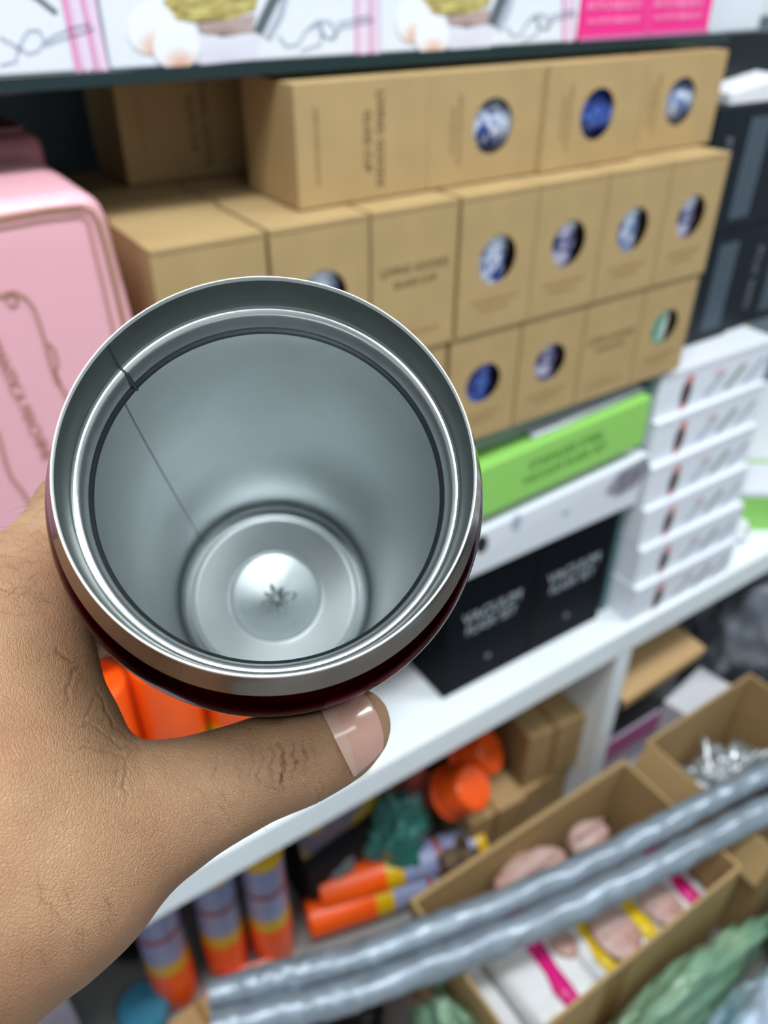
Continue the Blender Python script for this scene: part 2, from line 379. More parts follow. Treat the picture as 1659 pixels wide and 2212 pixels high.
def kraft(x, y, z, kind, label, group, side=False, cup=0, rz=0.0, sx=1.0):
    """x,y,z = bottom front left corner. side = lying, its top to the right"""
    p = PW if kind == 'w' else PT
    if side: loc, rot = (x, y, z+BW), (0, R90, rz)
    else: loc, rot = (x, y, z), (0, 0, rz)
    if not used[kind]: used[kind] = True; r = p; r.location = loc; r.rotation_euler = rot; r['label'] = label; r['group'] = group
    else: r = dup(p, loc, rot, label, group)
    r.scale = (sx, 1, 1)
    if kind == 'w':
        c = CP[cup]
        if side: cl, cr = (x+0.012, y+0.0400, z+BW/2), (0, R90, rz)
        else: cl, cr = (x+BW*sx/2, y+0.0400, z+0.003), (0, 0, rz)
        cn = ['blue and white', 'deep blue', 'pale blue grey', 'navy and pinkish white', 'teal and white'][cup]
        lab = cn+' patterned cup seen through the round window of the '+label
        lab = ('%s patterned cup seen through the window of the %s' % (cn, label)).replace('brown ', '').replace('windowed ', '')
        lab = ' '.join(lab.split()[:16]) if i_last else lab
        if not cused[cup]: cused[cup] = True; c.location = cl; c.rotation_euler = cr; c['label'] = lab; c['group'] = 'patterned cups inside the brown boxes'
        else: c = dup(c, cl, cr, lab, 'patterned cups inside the brown boxes')
        c.scale = (1, 1, 0.78)
    return r
R2T = -0.179
g1, g2, g3 = 'brown cup boxes in the top row', 'brown cup boxes in the middle row', 'brown cup boxes in the bottom row'
# top row (lying on their sides)
kraft(0.243, 0.805, R2T, 't', 'shaded brown cup box set far back, leftmost of the top row', g1, True)
kraft(0.336, 0.636, R2T, 't', 'top-row brown cup box with sideways lettering, left of the windowed ones', g1, True)
kraft(0.4755, 0.636, R2T, 'w', 'top-row brown windowed box nearest the sideways-lettered box', g1, True, 0)
kraft(0.612, 0.632, R2T, 'w', 'top-row brown windowed box with the deep blue cup', g1, True, 1)
kraft(0.757, 0.645, R2T, 'w', 'top-row brown windowed box at the right end', g1, True, 2)
# middle row (upright)
MZ = R2T-0.141
xs2 = [(0.187, 't', 'middle-row plain brown box leftmost beside the pink box', 0), (0.2875, 'w', 'middle-row windowed brown box partly behind the tumbler rim', 0),
       (0.387, 't', 'middle-row brown box with two lines of upright lettering', 0), (0.4885, 'w', 'middle-row windowed box right of the lettered box', 0),
       (0.5865, 'w', 'third box from the right, middle row', 3), (0.685, 'w', 'middle-row windowed box second from the right end', 2),
       (0.7835, 'w', 'middle-row windowed box at the right end', 3)]
for i, (x, k, lab, c) in enumerate(xs2): kraft(x, 0.600, MZ, k, lab, g2, False, c, 0, 1.0)
kraft(0.190, 0.702, MZ, 't', 'brown box in the rear rank, directly behind the leftmost middle-row box', g2)
kraft(0.290, 0.702, MZ, 't', 'brown box in the rear rank, second from the left, only its top showing', g2)
kraft(0.196, 0.803, MZ, 't', 'brown box at the very back under the shaded far top box', g2)
kraft(0.296, 0.803, MZ, 't', 'brown box at the very back, right of its twin, only top showing', g2)
for i in range(5): 
    pass
# bottom row
LZ = MZ-0.131
xs3 = [(0.383, 't', 'bottom-row brown box mostly hidden behind the tumbler', 0), (0.4855, 'w', 'bottom-row windowed box just right of the tumbler rim', 1),
       (0.585, 'w', 'bottom-row windowed box second from the tumbler', 3), (0.684, 't', 'bottom-row lettered box left of the teal cup box', 0),
       (0.7825, 'w', 'bottom-row windowed box with teal and white cup, right end', 4)]
LH = 0.130/BH
for x, k, lab, c in xs3:
    r = kraft(x, 0.603, LZ, k, lab, g3, False, c); r.scale = (1, 1, LH)

# ------------------------------------------------------------------ under the kraft boxes
t = empty('wrapped_tray', (0.44, 0.625, -0.4885), label='grey plastic-wrapped tray squeezed between the brown boxes and the lime box', cat='tray')
MB().box((0, 0, 0), (0.395, 0.3, 0.0365)).build('tray_body', mat('grey_plastic', (118, 126, 134), 0.3, bump=0.4, bscale=25, coat=0.3), t, bevel=0.005)
b = MB(); P = []
for i in range(24):
    for j in range(6):
        x = 0.19+0.2*i/23; y = -0.014+0.05*j/5; P.append((x, y, 0.002+0.014*(x-0.19)/0.2+0.0008*math.sin(i*0.7+j)+0.012*j/5))
b.add(P, [(i*6+j, (i+1)*6+j, (i+1)*6+j+1, i*6+j+1) for i in range(23) for j in range(5)])
o = b.build('loose_film', mat('clear_film', (190, 196, 202), 0.25, coat=0.5), t, smooth=True); md = o.modifiers.new('solid', 'SOLIDIFY'); md.thickness = 0.001

t = empty('lime_box', (0.36, 0.600, -0.5775), (0, -0.052, 0), label='long lime green box lying under the brown boxes', cat='box')
MB().box((0, 0, 0), (0.476, 0.25, 0.0745)).build('carton', M_green, t, bevel=0.0025)
text('printed_text', 'STAINLESS STEEL', 0.0175, M_greent, t, (0.325, -0.0004, 0.0475), align='CENTER', sx=1.0)
text('printed_text', 'VACUUM FLASK SET', 0.0165, M_greent, t, (0.325, -0.0004, 0.0275), align='CENTER', sx=1.0)
t = empty('long_white_box', (0.36, 0.600, -0.659), label='long white box with dark round print resting on the black boxes', cat='box')
b = MB(); L = 0.488
b.add([(0,0,0),(L,0,0),(L,0.25,0),(0,0.25,0),(0,0,0.062),(L,-0.004,0.088),(L,0.25,0.088),(0,0.25,0.062)], [(0,3,2,1),(4,5,6,7),(0,1,5,4),(1,2,6,5),(2,3,7,6),(3,0,4,7)])
b.build('carton', M_box, t, bevel=0.003)
def yprint(nm, pts, m, parent, Y=0.5985): return dec(nm, pts, m, parent, Y)
yprint('round_print', ell(1040, 1176, 13, 20, a0=0.3), M_dark, t)
yprint('round_print', ell(1115, 1130, 10, 20, a0=0.3), M_sketch, t)
yprint('round_print', ell(1222, 1098, 10, 17, a0=0.3), M_sketch, t)
M_soft = mat('smudge_print', (160, 156, 168), 0.5, rgb2=(110, 108, 120), vscale=40)
yprint('picture_print', [(1310, 1060), (1340, 1020), (1395, 985), (1405, 1010), (1370, 1050), (1335, 1068)], M_soft, t, 0.596)

bk = empty('flask_box', (0.5095, 0.607, -0.878), label='black vacuum flask box at the left of the pair on the white shelf', cat='box', group='black flask boxes')
MB().box((0, 0, 0), (0.1555, 0.16, 0.2185)).build('carton', M_black, bk, bevel=0.0012)
text('printed_text', 'VACUUM', 0.0260, M_greytext, bk, (0.079, -0.0003, 0.138), sx=0.98)
text('printed_text', 'FLASK SET', 0.0215, M_greytext, bk, (0.079, -0.0003, 0.114), sx=0.94)
MB().lathe([(0.004, 0), (0.004, 0.0004), (0.003, 0.0004), (0.003, 0)], 20, cap0=False, cap1=False).build('seal_sticker', M_greytext, bk, (0.079, -0.0001, 0.045), (R90, 0, 0))
dup(bk, (0.6665, 0.607, -0.878), (0, 0, 0), 'black vacuum flask box at the right of the pair beside the glass divider', 'black flask boxes')['group'] = 'black flask boxes'

# ------------------------------------------------------------------ white box stack right of the divider
sb = empty('slim_white_box', (0, 0, 0), cat='box')
SW, SH = 0.245, 0.0695
MB().box((0, 0, 0), (SW, 0.2, SH)).build('carton', M_box, sb, bevel=0.0015)
MB().box((-0.0006, -0.0012, SH-0.009), (SW+0.001, 0.2, SH+0.0002)).build('lid', M_box, sb, bevel=0.0012)
def zell(cx, cz, rx, rz, n=20): return [(cx+rx*math.cos(2*math.pi*k/n), -0.0003, cz+rz*math.sin(2*math.pi*k/n)) for k in range(n)]
poly(zell(0.060, 0.028, 0.0105, 0.023)).build('figure_print', mat('dark_red_print', (96, 50, 48), 0.5, rgb2=(40, 44, 52), vscale=120), sb)
poly(zell(0.063, 0.049, 0.007, 0.007), Vector((0, -0.0006, 0))).build('red_print', mat('red_spot_print', (206, 96, 80), 0.5), sb)
poly(zell(0.058, 0.007, 0.006, 0.004), Vector((0, -0.0006, 0))).build('red_print', MATS['red_spot_print'], sb)
for k in range(3):
    b = MB(); x0 = 0.10+0.045*k
    b = poly([(x0, -0.0003, 0.012), (x0+0.012, -0.0003, 0.010), (x0+0.045, -0.0003, 0.040), (x0+0.035, -0.0003, 0.044)])
    b.build('leaf_print', mat('pale_grey_print', (172, 180, 194), 0.5) if k != 1 else mat('olive_grey_print', (134, 138, 134), 0.5), sb)
poly(zell(0.125, 0.045, 0.010, 0.006)).build('blush_print', mat('blush_print', (224, 196, 200), 0.5), sb)
nm = ['bottom box', 'second box from the bottom', 'third box from the bottom', 'fourth box from the bottom', 'fifth box from the bottom', 'topmost box']
for i in range(6):
    loc = (0.857+random.uniform(-0.003, 0.004)+(0.004 if i > 2 else 0), 0.570+0.008*i, -0.878+0.0698*i); rz = random.uniform(-0.02, 0.02)
    lab = 'slim white printed box, '+nm[i]+' of the stack right of the divider'
    if i == 0: sb.location = loc; sb.rotation_euler = (0, 0, rz); sb['label'] = lab; sb['group'] = 'stack of slim white boxes'
    else:
        r_ = dup(sb, loc, (0, 0, rz), lab, 'stack of slim white boxes')
        if i in (1, 2):
            for ch in list(r_.children):
                if ch.name.startswith('lid'): bpy.data.objects.remove(ch)

# ------------------------------------------------------------------ black appliance boxes standing on the white stack
M_blackb = mat('navy_black_card', (14, 24, 34), 0.45, spec=0.2)
M_grill = mat('slate_print', (84, 98, 112), 0.6)
ab = empty('appliance_box', (0.915, 0.655, -0.4575), label='dark box with grey ribbed print on the white stack, lower left of the dark group', cat='box', group='dark ribbed-print boxes')
MB().box((0, 0, 0), (0.135, 0.16, 0.155)).build('carton', M_blackb, ab, bevel=0.0015)
text('printed_text', 'COOK  STYLE', 0.015, mat('pale_slate_print', (120, 126, 142), 0.6), ab, (0.035, -0.0003, 0.075), (R90, -R90, 0))
for k in range(5):
    MB().box((0.072+0.0085*k, -0.0005, 0.016), (0.0770+0.0085*k, 0, 0.140)).build('rib_print', M_grill, ab)
dup(ab, (0.917, 0.655, -0.3005), (0, 0, 0), 'dark box with grey ribbed print, upper left of the dark group', 'dark ribbed-print boxes')
dup(ab, (1.057, 0.660, -0.4575), (0, 0, 0), 'dark box with grey ribbed print, lower right at the frame edge', 'dark ribbed-print boxes')
dup(ab, (1.058, 0.660, -0.3005), (0, 0, 0), 'dark box with grey ribbed print, upper right at the frame edge', 'dark ribbed-print boxes')
t = empty('folded_paper', (0.945, 0.662, -0.1445), label='folded white paper lying on the dark boxes at top right', cat='paper')
b = MB(); b.add([(0,0,0),(0.2,-0.01,0),(0.21,0.10,0),(0.01,0.11,0),(0.0,0,0.012),(0.09,-0.005,0.026),(0.2,-0.01,0.012),(0.21,0.1,0.016),(0.1,0.105,0.034),(0.01,0.11,0.016)],
      [(0,3,2,1),(4,5,8,9),(5,6,7,8),(0,1,6,5,4),(1,2,7,6),(2,3,9,8,7),(3,0,4,9)])
b.build('sheets', M_paper, t, bevel=0.001)
# lime and white box, far right on the shelf
t = empty('lime_white_box', (1.185, 0.66, -0.878), (0, 0, -0.62), label='lime and white box standing on the white shelf at the right frame edge', cat='box')
MB().box((0, 0, 0), (0.2, 0.15, 0.075)).build('lower_carton', M_green, t, bevel=0.002)
MB().box((-0.001, -0.001, 0.075), (0.201, 0.151, 0.088)).build('white_lid', M_box, t, bevel=0.002)
MB().box((0.03, 0.10, 0.088), (0.15, 0.112, 0.0884)).build('lid_print', M_green, t)
t = empty('upright_kraft_box', (1.16, 0.85, -0.878), label='plain brown carton behind the white stack at the right frame edge', cat='box')
MB().box((0, 0, 0), (0.28, 0.13, 0.42)).build('carton', M_kraft2, t, bevel=0.003); MB().box((0.12, -0.0005, 0), (0.16, 0, 0.42)).build('tape', mat('brown_tape', (150, 112, 66), 0.3), t)
t = empty('wrapping_sheet', (1.30, 0.60, -0.878), label='crumpled white wrapping on the white shelf right of the slim box stack', cat='paper')
blob('sheet', M_paper, t, (-0.11, 0.04, 0.012), (0.05, 0.035, 0.018), 3, 0.3, 2, 4, flat=-0.012, ridge=0.4)

# ------------------------------------------------------------------ pink box on the left
def rounded_prism(name, m, parent, x0, x1, y0, y1, z0, z1, r, flare):
    pts = []
    for k in range(9): a = math.pi-R90*k/8; pts.append((x0+r+r*math.cos(a), z1-r+r*math.sin(a)))
    for k in range(9): a = R90-R90*k/8; pts.append((x1-r+r*math.cos(a), z1-r+r*math.sin(a)))
    pts += [(x1+flare, z0), (x0-flare, z0)]
    n = len(pts); b = MB(); rr = 0.014
    rows = []
    for j in range(6):
        q = R90*j/5; ins = rr*(1-math.sin(q)); y = y0+rr*(1-math.cos(q))*1.0
        y = y0+rr*(1-math.cos(R90*(1)) if False else (1-math.cos(q))); ins = rr*(1-math.sin(R90*0+q)) if False else rr*(1-math.sin(q))
        rows.append((ins, y))
    rows.append((0, y1)); cx = (x0+x1)/2; cz = (z0+z1)/2; vs = []
    for ins, y in rows:
        for (x, z) in pts:
            dx, dz = x-cx, z-cz; vs.append((x-ins*(1 if dx > 0 else -1), y, z-(ins if dz > 0 else -ins*0)))
    fs = [tuple(range(n))]+[(i*n+k, i*n+(k+1) % n, (i+1)*n+(k+1) % n, (i+1)*n+k) for i in range(len(rows)-1) for k in range(n)]+[tuple(reversed(range((len(rows)-1)*n, len(rows)*n)))]
    return b.add(vs, fs).build(name, m, parent, smooth=True)
t = empty('pink_gift_box', (0.0, 0.600, -0.545), label='tall pink gift box with bronze framed ornament, nearest at the left edge', cat='box')
rounded_prism('box_body', M_pink, t, -0.12, 0.163, 0, 0.13, 0, 0.411, 0.022, 0.03)
PY = 0.5996
ribmesh('frame_line', [(-60, 486), (0, 474), (100, 456), (180, 448), (200, 456), (212, 480), (228, 530), (250, 620), (278, 740), (300, 860)], 4.5, M_gold2, t, PY)
ribmesh('frame_line', [(-60, 504), (0, 492), (100, 474), (178, 466), (190, 478), (200, 520), (222, 610), (246, 720), (268, 860)], 2.8, M_gold, t, PY)
ribmesh('frame_line', [(-60, 478), (-0, 466), (100, 449), (190, 441), (212, 450), (224, 480), (240, 530), (262, 610)], 1.4, M_gold, t, PY)
def curl(pts, w=3.2, nm='scroll_print'): ribmesh(nm, pts, w, M_gold, t, PY)
curl([(-30, 640), (0, 638), (30, 630), (52, 640), (72, 662), (86, 700), (98, 740), (108, 780), (122, 820), (142, 850), (150, 880)])
curl([(8, 648), (20, 634), (36, 640), (38, 656), (26, 662), (18, 654)])
curl([(104, 740), (118, 756), (126, 790), (118, 800), (130, 830)], 2.6)
curl([(-5, 930), (10, 990), (24, 1030), (48, 1060), (66, 1090)])
p = atY(38, 850, PY-0.0005)-t.location; text('ornate_text', 'ROMANTICA MACHINE', 0.0125, M_gold, t, p, (R90, R90*0.91, 0), sx=0.92)
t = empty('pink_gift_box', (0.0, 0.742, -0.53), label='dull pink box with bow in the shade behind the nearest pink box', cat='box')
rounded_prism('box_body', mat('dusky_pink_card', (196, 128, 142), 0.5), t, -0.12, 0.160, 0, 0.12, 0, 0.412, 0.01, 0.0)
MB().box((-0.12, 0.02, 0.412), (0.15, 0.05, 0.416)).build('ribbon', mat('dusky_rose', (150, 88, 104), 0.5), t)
t = empty('storage_carton', (-0.12, 0.66, -0.878), label='plain white carton under the pink boxes on the shelf', cat='box')
MB().box((0, 0, 0), (0.18, 0.22, 0.333)).build('carton', M_box, t, bevel=0.002)
MB().box((0.0, 0.08, 0.333), (0.18, 0.12, 0.3334)).build('tape', mat('brown_tape'), t)
t = empty('storage_carton', (0.075, 0.66, -0.878), label='plain brown carton under the left brown cup boxes', cat='box')
MB().box((0, 0, 0), (0.29, 0.24, 0.4275)).build('carton', M_kraft2, t, bevel=0.002)
MB().box((0.12, -0.0004, 0.0), (0.16, 0.0, 0.4275)).build('tape', mat('brown_tape'), t)

# ------------------------------------------------------------------ spray cans
def can_proto():
    t = empty('spray_can', (0, 0, 0), cat='spray can'); r = 0.033
    MB().lathe([(r, 0.022), (r, 0.160)], 40).build('label_sleeve', M_lilac, t, smooth=True)
    MB().lathe([(r*0.93, 0.0), (r, 0.003), (r+0.0002, 0.022)], 40).build('base_band', M_yellow, t, smooth=True)
    MB().lathe([(r+0.0004, 0.082), (r+0.0004, 0.094)], 40, cap0=False, cap1=False).build('red_stripe', M_red, t, smooth=True)
    MB().lathe([(r+0.0002, 0.155), (r+0.0004, 0.186), (r*0.96, 0.188)], 40).build('yellow_band', M_yellow, t, smooth=True)
    MB().lathe([(r*1.0, 0.186), (r*1.03, 0.190), (r*1.0, 0.292), (r*0.96, 0.299), (r*0.85, 0.301), (r*0.8, 0.297), (0.0, 0.297)], 40, cap0=False, cap1=False).build('cap', M_orange, t, smooth=True)
    for k in range(5):
        a = -R90-0.5+0.25*k; b = MB()
        P = []
        for i in range(7): P.append((a-0.10+i*0.033, ))
        vs = []
        for (q,) in P: vs += [((r+0.0004)*math.cos(q), (r+0.0004)*math.sin(q), 0.045+0.028*(k % 2)), ((r+0.0004)*math.cos(q), (r+0.0004)*math.sin(q), 0.062+0.028*(k % 2))]
        b.add(vs, [(2*i, 2*i+2, 2*i+3, 2*i+1) for i in range(6)]).build('label_print', M_sketchd if k % 2 else M_palepink, t)
    return t
can = can_proto(); cg = 'orange-capped spray cans'
spots = [(0.062, 0.606, 'front-row spray can on the white shelf, deepest in the hand gap'), (0.130, 0.602, 'front-row spray can on the white shelf with orange cap showing in the hand gap'),
         (0.199, 0.600, 'front-row spray can on the white shelf, third from the left, half behind the thumb'),
         (0.268, 0.598, 'front-row spray can on the white shelf, base peeking beside the thumb pad'),
         (0.340, 0.594, 'spray can at the right end of the shelf row, just below the thumbnail')]
for i, (x, y, lab) in enumerate(spots):
    if i == 0: can.location = (x, y, -0.878); can.rotation_euler = (0, 0, 0.3); can['label'] = lab; can['group'] = cg
    else: dup(can, (x, y, -0.878), (0, 0, 0.3+i*1.1), lab, cg)
dup(can, (0.04, 0.695-0.018, -0.878), (0, 0, 2), None, None) if False else None
for (px, py, top, lab) in ((395, 2165, 1965, 'upside-down spray can below the shelf, leftmost with a big orange cap'),
                           (508, 2105, 1880, 'upside-down spray can below the shelf, middle of the three standing'),
                           (605, 2072, 1830, 'upside-down spray can below the shelf, rightmost of the three standing')):
    q = atZ(px, py, -1.36); q.y = max(q.y, 0.6)
    dup(can, (q.x, q.y+0.02, -1.36+0.301), (math.pi, 0, 0.7+px*0.01), lab, cg)
for (a, c, lab) in (((668, 1985), (905, 1905), 'spray can lying on its side under the shelf beside the large carton'),
                    ((690, 1925), (900, 1862), 'second spray can lying under the shelf, yellow patches up')):
    Z = -1.325 if a[1] > 1950 else -1.29
    A = atZ(*a, Z); B = atZ(*c, Z); d = (B-A).normalized()
    o = dup(can, A+d*0.298, (0, 0, 0), lab, cg)
    o.rotation_euler = (-d).to_track_quat('Z', 'Y').to_euler()
    o.location = A+d*0.298

# ------------------------------------------------------------------ open cartons on the floor
def open_carton(name, label, x0, x1, y0, y1, zt, th=0.005, flaps=True):
    t = empty(name, (x0, y0, -1.36), label=label, cat='box'); h = zt+1.36; W, D = x1-x0, y1-y0
    MB().box((0, 0, 0), (W, D, th)).build('base', M_kraft2, t)
    MB().box((0, 0, th), (W, th, h)).build('side_wall', M_kraft2, t, bevel=0.001)
    MB().box((0, D-th, th), (W, D, h)).build('side_wall', M_kraft2, t, bevel=0.001)
    MB().box((0, th, th), (th, D-th, h)).build('side_wall', M_kraft2, t, bevel=0.001)
    MB().box((W-th, th, th), (W, D-th, h)).build('side_wall', M_kraft2, t, bevel=0.001)
    return t
c1 = open_carton('open_carton', 'large open brown carton of white packages under the silver tubes', 0.373, 0.812, 0.258, 0.487, -1.10)
MB().box((0.16, -0.0006, 0.0), (0.205, 0, 0.26)).build('tape', mat('brown_tape'), c1)
c2 = open_carton('open_carton', 'open brown carton with crumpled silver film inside, behind the larger carton', 0.872, 1.16, 0.24, 0.494, -1.10)
# rolled lip flaps
b = MB(); b.add([(0, 0, 0), (0.439, 0, 0), (0.439, 0.016, -0.05), (0, 0.016, -0.05), (0, 0.003, 0), (0.439, 0.003, 0), (0.439, 0.02, -0.05), (0, 0.02, -0.05)],
              [(0, 1, 2, 3), (4, 7, 6, 5), (0, 4, 5, 1), (1, 5, 6, 2), (2, 6, 7, 3), (3, 7, 4, 0)])
b.build('folded_flap', M_kraft2, c1, (0, 0.227, 0.262))
b = MB(); b.add([(0, 0, 0), (0, 0.25, 0), (-0.03, 0.25, -0.06), (-0.03, 0, -0.06), (0.003, 0, 0), (0.003, 0.25, 0), (-0.027, 0.25, -0.062), (-0.027, 0, -0.062)],
              [(0, 1, 2, 3), (4, 7, 6, 5), (0, 4, 5, 1), (1, 5, 6, 2), (2, 6, 7, 3), (3, 7, 4, 0)])
b.build('folded_flap', M_kraft2, c2, (0.0, 0.0, 0.262))

M_pack = mat('white_film_pack', (232, 234, 236), 0.3, coat=0.3, bump=0.3, bscale=25)
M_rose = mat('rose_film', (186, 134, 122), 0.35, rgb2=(204, 180, 174), vscale=14)
def pack(x0, x1, z, ribbon_m, label, rx=None):
    t = empty('wrapped_package', ((x0+x1)/2, 0.342, -1.352), label=label, cat='package', group='white packages in the large carton')
    W = (x1-x0)/2; H = z+1.352
    b = MB().box((-W, -0.075, 0), (W, 0.070, H)).build('package', M_pack, t, bevel=0.018, seg=4, smooth=True)
    if ribbon_m:
        c = rx-(x0+x1)/2; b = MB(); rows = [(-0.0762, 0.03), (-0.0762, H-0.014), (-0.072, H-0.004), (-0.062, H+0.0012), (-0.04, H+0.003), (-0.015, H+0.0015), (0.02, H+0.003), (0.055, H+0.0012), (0.071, H-0.015)]
        vs = []
        for i, (yy, zz) in enumerate(rows):
            dx = 0.004*math.sin(i*1.3); wv = 0.0125+0.002*math.sin(i*2.1)
            vs += [(c+dx-wv, yy, zz), (c+dx+wv, yy, zz)]
        o = b.add(vs, [(2*i, 2*i+1, 2*i+3, 2*i+2) for i in range(len(rows)-1)]).build('ribbon', ribbon_m, t, smooth=True)
        md = o.modifiers.new('solid', 'SOLIDIFY'); md.thickness = 0.0008
    return t
M_rib = mat('magenta_ribbon', (226, 20, 130), 0.35); M_riby = mat('yellow_ribbon', (236, 200, 16), 0.35)
pack(0.386, 0.436, -1.19, None, 'plain white package at the left end of the large carton')
pack(0.440, 0.556, -1.175, M_rib, 'white package with magenta ribbon, nearest the left end of the large carton', 0.505)
pack(0.560, 0.630, -1.180, M_riby, 'white package with yellow ribbon beside the big magenta-ribboned one', 0.588)
pack(0.634, 0.716, -1.178, M_riby, 'white package with yellow ribbon, in the middle of the large carton', 0.669)
pack(0.720, 0.802, -1.185, M_rib, 'white package with magenta ribbon at the right end of the large carton', 0.770)
for (p, s, sd, lab) in (((1150, 1890), (0.05, 0.03, 0.02), 2, 'rose wrapped sachet near the far wall of the large carton'),
                        ((1215, 2030), (0.014, 0.018, 0.010), 5, 'small rose wrapped sachet between the first two ribbons'),
                        ((1330, 2010), (0.026, 0.034, 0.014), 8, 'rose wrapped sachet against the near carton wall'),
                        ((1430, 1950), (0.022, 0.030, 0.014), 11, 'dark rose sachet at the right side of the carton'),
                        ((1270, 1810), (0.030, 0.02, 0.026), 14, 'upright rose film sachet behind the silver tubes')):
    q = atZ(*p, -1.165)
    t = empty('sachet', (q.x, q.y, -1.176), label=lab, cat='sachet', group='rose sachets in the large carton')
    blob('pouch', M_rose, t, (0, 0, s[2]*0.5), (s[0]*1.3, s[1]*1.3, s[2]*0.6), sd, 0.12, 1.6, 4, ridge=0.06)
    MB().box((-s[0]*0.9, -0.002, s[2]*0.7), (s[0]*0.9, 0.002, s[2]*1.6)).build('seal', M_rose, t, bevel=0.0008)
t = empty('crumpled_film', (1.03, 0.42, -1.345), label='bundle of crumpled clear silver film inside the rear carton', cat='plastic film')
M_sil = mat('silver_film', (175, 180, 184), 0.16, metal=0.55, bump=0.8, bscale=40)
blob('film_bundle', M_sil, t, (-0.02, -0.02, 0.09), (0.10, 0.07, 0.10), 4, 0.3, 2.5, 5, flat=-0.085, ridge=0.5)
blob('green_tag', mat('green_tag', (40, 150, 80), 0.4), t, (-0.02, -0.065, 0.16), (0.012, 0.008, 0.01), 2, 0.1)

# ------------------------------------------------------------------ silver bubble-foil tubes lying across the carton
def foil_tube(pts, r, label, seed):
    P = [atZ(x, y, -1.078) for x, y in pts]; dense = []
    for i in range(len(P)-1):
        p0 = P[max(i-1, 0)]; p1 = P[i]; p2 = P[i+1]; p3 = P[min(i+2, len(P)-1)]
        for k in range(40):
            u = k/40; dense.append(0.5*((2*p1)+(-p0+p2)*u+(2*p0-5*p1+4*p2-p3)*u*u+(-p0+3*p1-3*p2+p3)*u**3))
    dense.append(P[-1]); o0 = dense[0].copy()
    t = empty('foil_tube', (o0.x, o0.y, -1.10), label=label, cat='foam tube', group='silver bubble-foil tubes'); L = t.location
    vs = []; fs = []; n = 40
    for i, p in enumerate(dense):
        d = (dense[min(i+1, len(dense)-1)]-dense[max(i-1, 0)]).normalized(); a = d.cross(Vector((0, 0, 1))).normalized(); c = a.cross(d)
        for k in range(n):
            q = 2*math.pi*k/n; v = p+r*(math.cos(q)*a+math.sin(q)*c)
            e = noise.noise(v*26+Vector((seed, 0, 0)))*0.0035+abs(noise.noise(v*60+Vector((0, seed, 0))))*0.003
            vs.append(p+(r+e)*(math.cos(q)*a+math.sin(q)*c)-L)
    for i in range(len(dense)-1):
        for k in range(n): fs.append((i*n+k, i*n+(k+1) % n, (i+1)*n+(k+1) % n, (i+1)*n+k))
    m = len(dense)
    fs.append(tuple(range((m-1)*n, m*n))); MB().add(vs, fs).build('foil_skin', M_foil, t, smooth=True)
    d = (dense[1]-dense[0]).normalized(); e = MB().lathe([(0.006, 0), (r*0.96, 0), (r*0.96, 0.004), (0.006, 0.004)], 32, cap0=False, cap1=False)
    o = e.build('foam_end', mat('grey_foam', (96, 104, 112), 0.8), t, smooth=False); o.rotation_euler = d.to_track_quat('Z', 'Y').to_euler(); o.location = dense[0]-L
    return t
foil_tube([(452, 2150), (640, 2105), (829, 2049), (1250, 1878), (1659, 1668), (1900, 1545)], 0.0185, 'silver bubble-foil tube lying across the carton, the upper of two', 3.1)
foil_tube([(458, 2224), (640, 2180), (829, 2124), (1250, 1956), (1659, 1748), (1900, 1625)], 0.0195, 'silver bubble-foil tube lying across the carton, the lower of two', 8.4)

# ------------------------------------------------------------------ clutter under the shelf
def simple_box(name, label, loc, size, m, rz=0.0, cat='box', flap=True, tilt=(0, 0), m2=None):
    t = empty(name, loc, (tilt[0], tilt[1], rz), label=label, cat=cat)
    MB().box((0, 0, 0), size).build('carton', m, t, bevel=0.0015)
    if flap: MB().box((size[0]*0.42, -0.0006, 0), (size[0]*0.5, size[1]+0.0006, size[2]+0.0006)).build('tape', m2 or mat('brown_tape'), t)
    return t
t = simple_box('small_carton', 'brown carton standing against the white divider below the shelf', (0.715, 0.612, -1.245), (0.125, 0.10, 0.135), M_kraft2, -0.12)
simple_box('small_carton', 'brown carton lying under the one beside the white divider', (0.70, 0.60, -1.36), (0.13, 0.14, 0.112), M_kraft2, 0.05)
simple_box('small_carton', 'low brown carton carrying the two orange cups', (0.575, 0.588, -1.36), (0.115, 0.13, 0.145), M_kraft2, -0.08)
def orange_cup(loc, rot, label):
    t = empty('orange_cup', loc, rot, label=label, cat='cup', group='orange cups below the shelf')
    MB().lathe([(0.0, 0.0), (0.034, 0.0), (0.038, 0.004), (0.043, 0.055), (0.044, 0.062), (0.041, 0.062), (0.035, 0.006), (0.0, 0.006)], 40, cap0=False, cap1=False).build('cup_body', M_orange, t, smooth=True)
    MB().lathe([(0.0435, 0.056), (0.0462, 0.058), (0.0462, 0.062), (0.0435, 0.063)], 40, cap0=False, cap1=False).build('cup_rim', M_orange, t, smooth=True)
    return t
orange_cup((0.585, 0.60, -1.130), (0.75+math.pi, 0.15, 0.3), 'bright orange cup tipped forward, left of the pair below the shelf')
orange_cup((0.655, 0.64, -1.130), (0.9+math.pi, -0.35, 0.9), 'bright orange cup tipped back, right of the pair below the shelf')
def bag(label, loc, size, m, seed, cat='bag', name='plastic_bag', ridge=0.35, amp=0.25, part='bag_body', sub=5, group=None):
    t = empty(name, loc, label=label, cat=cat, group=group)
    blob(part, m, t, (0, 0, size[2]*0.8), size, seed, amp, 1.5, sub, flat=-size[2]*0.8, ridge=ridge*0.45)
    b = MB(); b.tube([(0, 0, size[2]*1.55), (0.004, 0.003, size[2]*1.75), (0.012, 0, size[2]*1.9)], [0.008, 0.004, 0.008], 10).build('tied_neck', m, t, smooth=True)
    return t
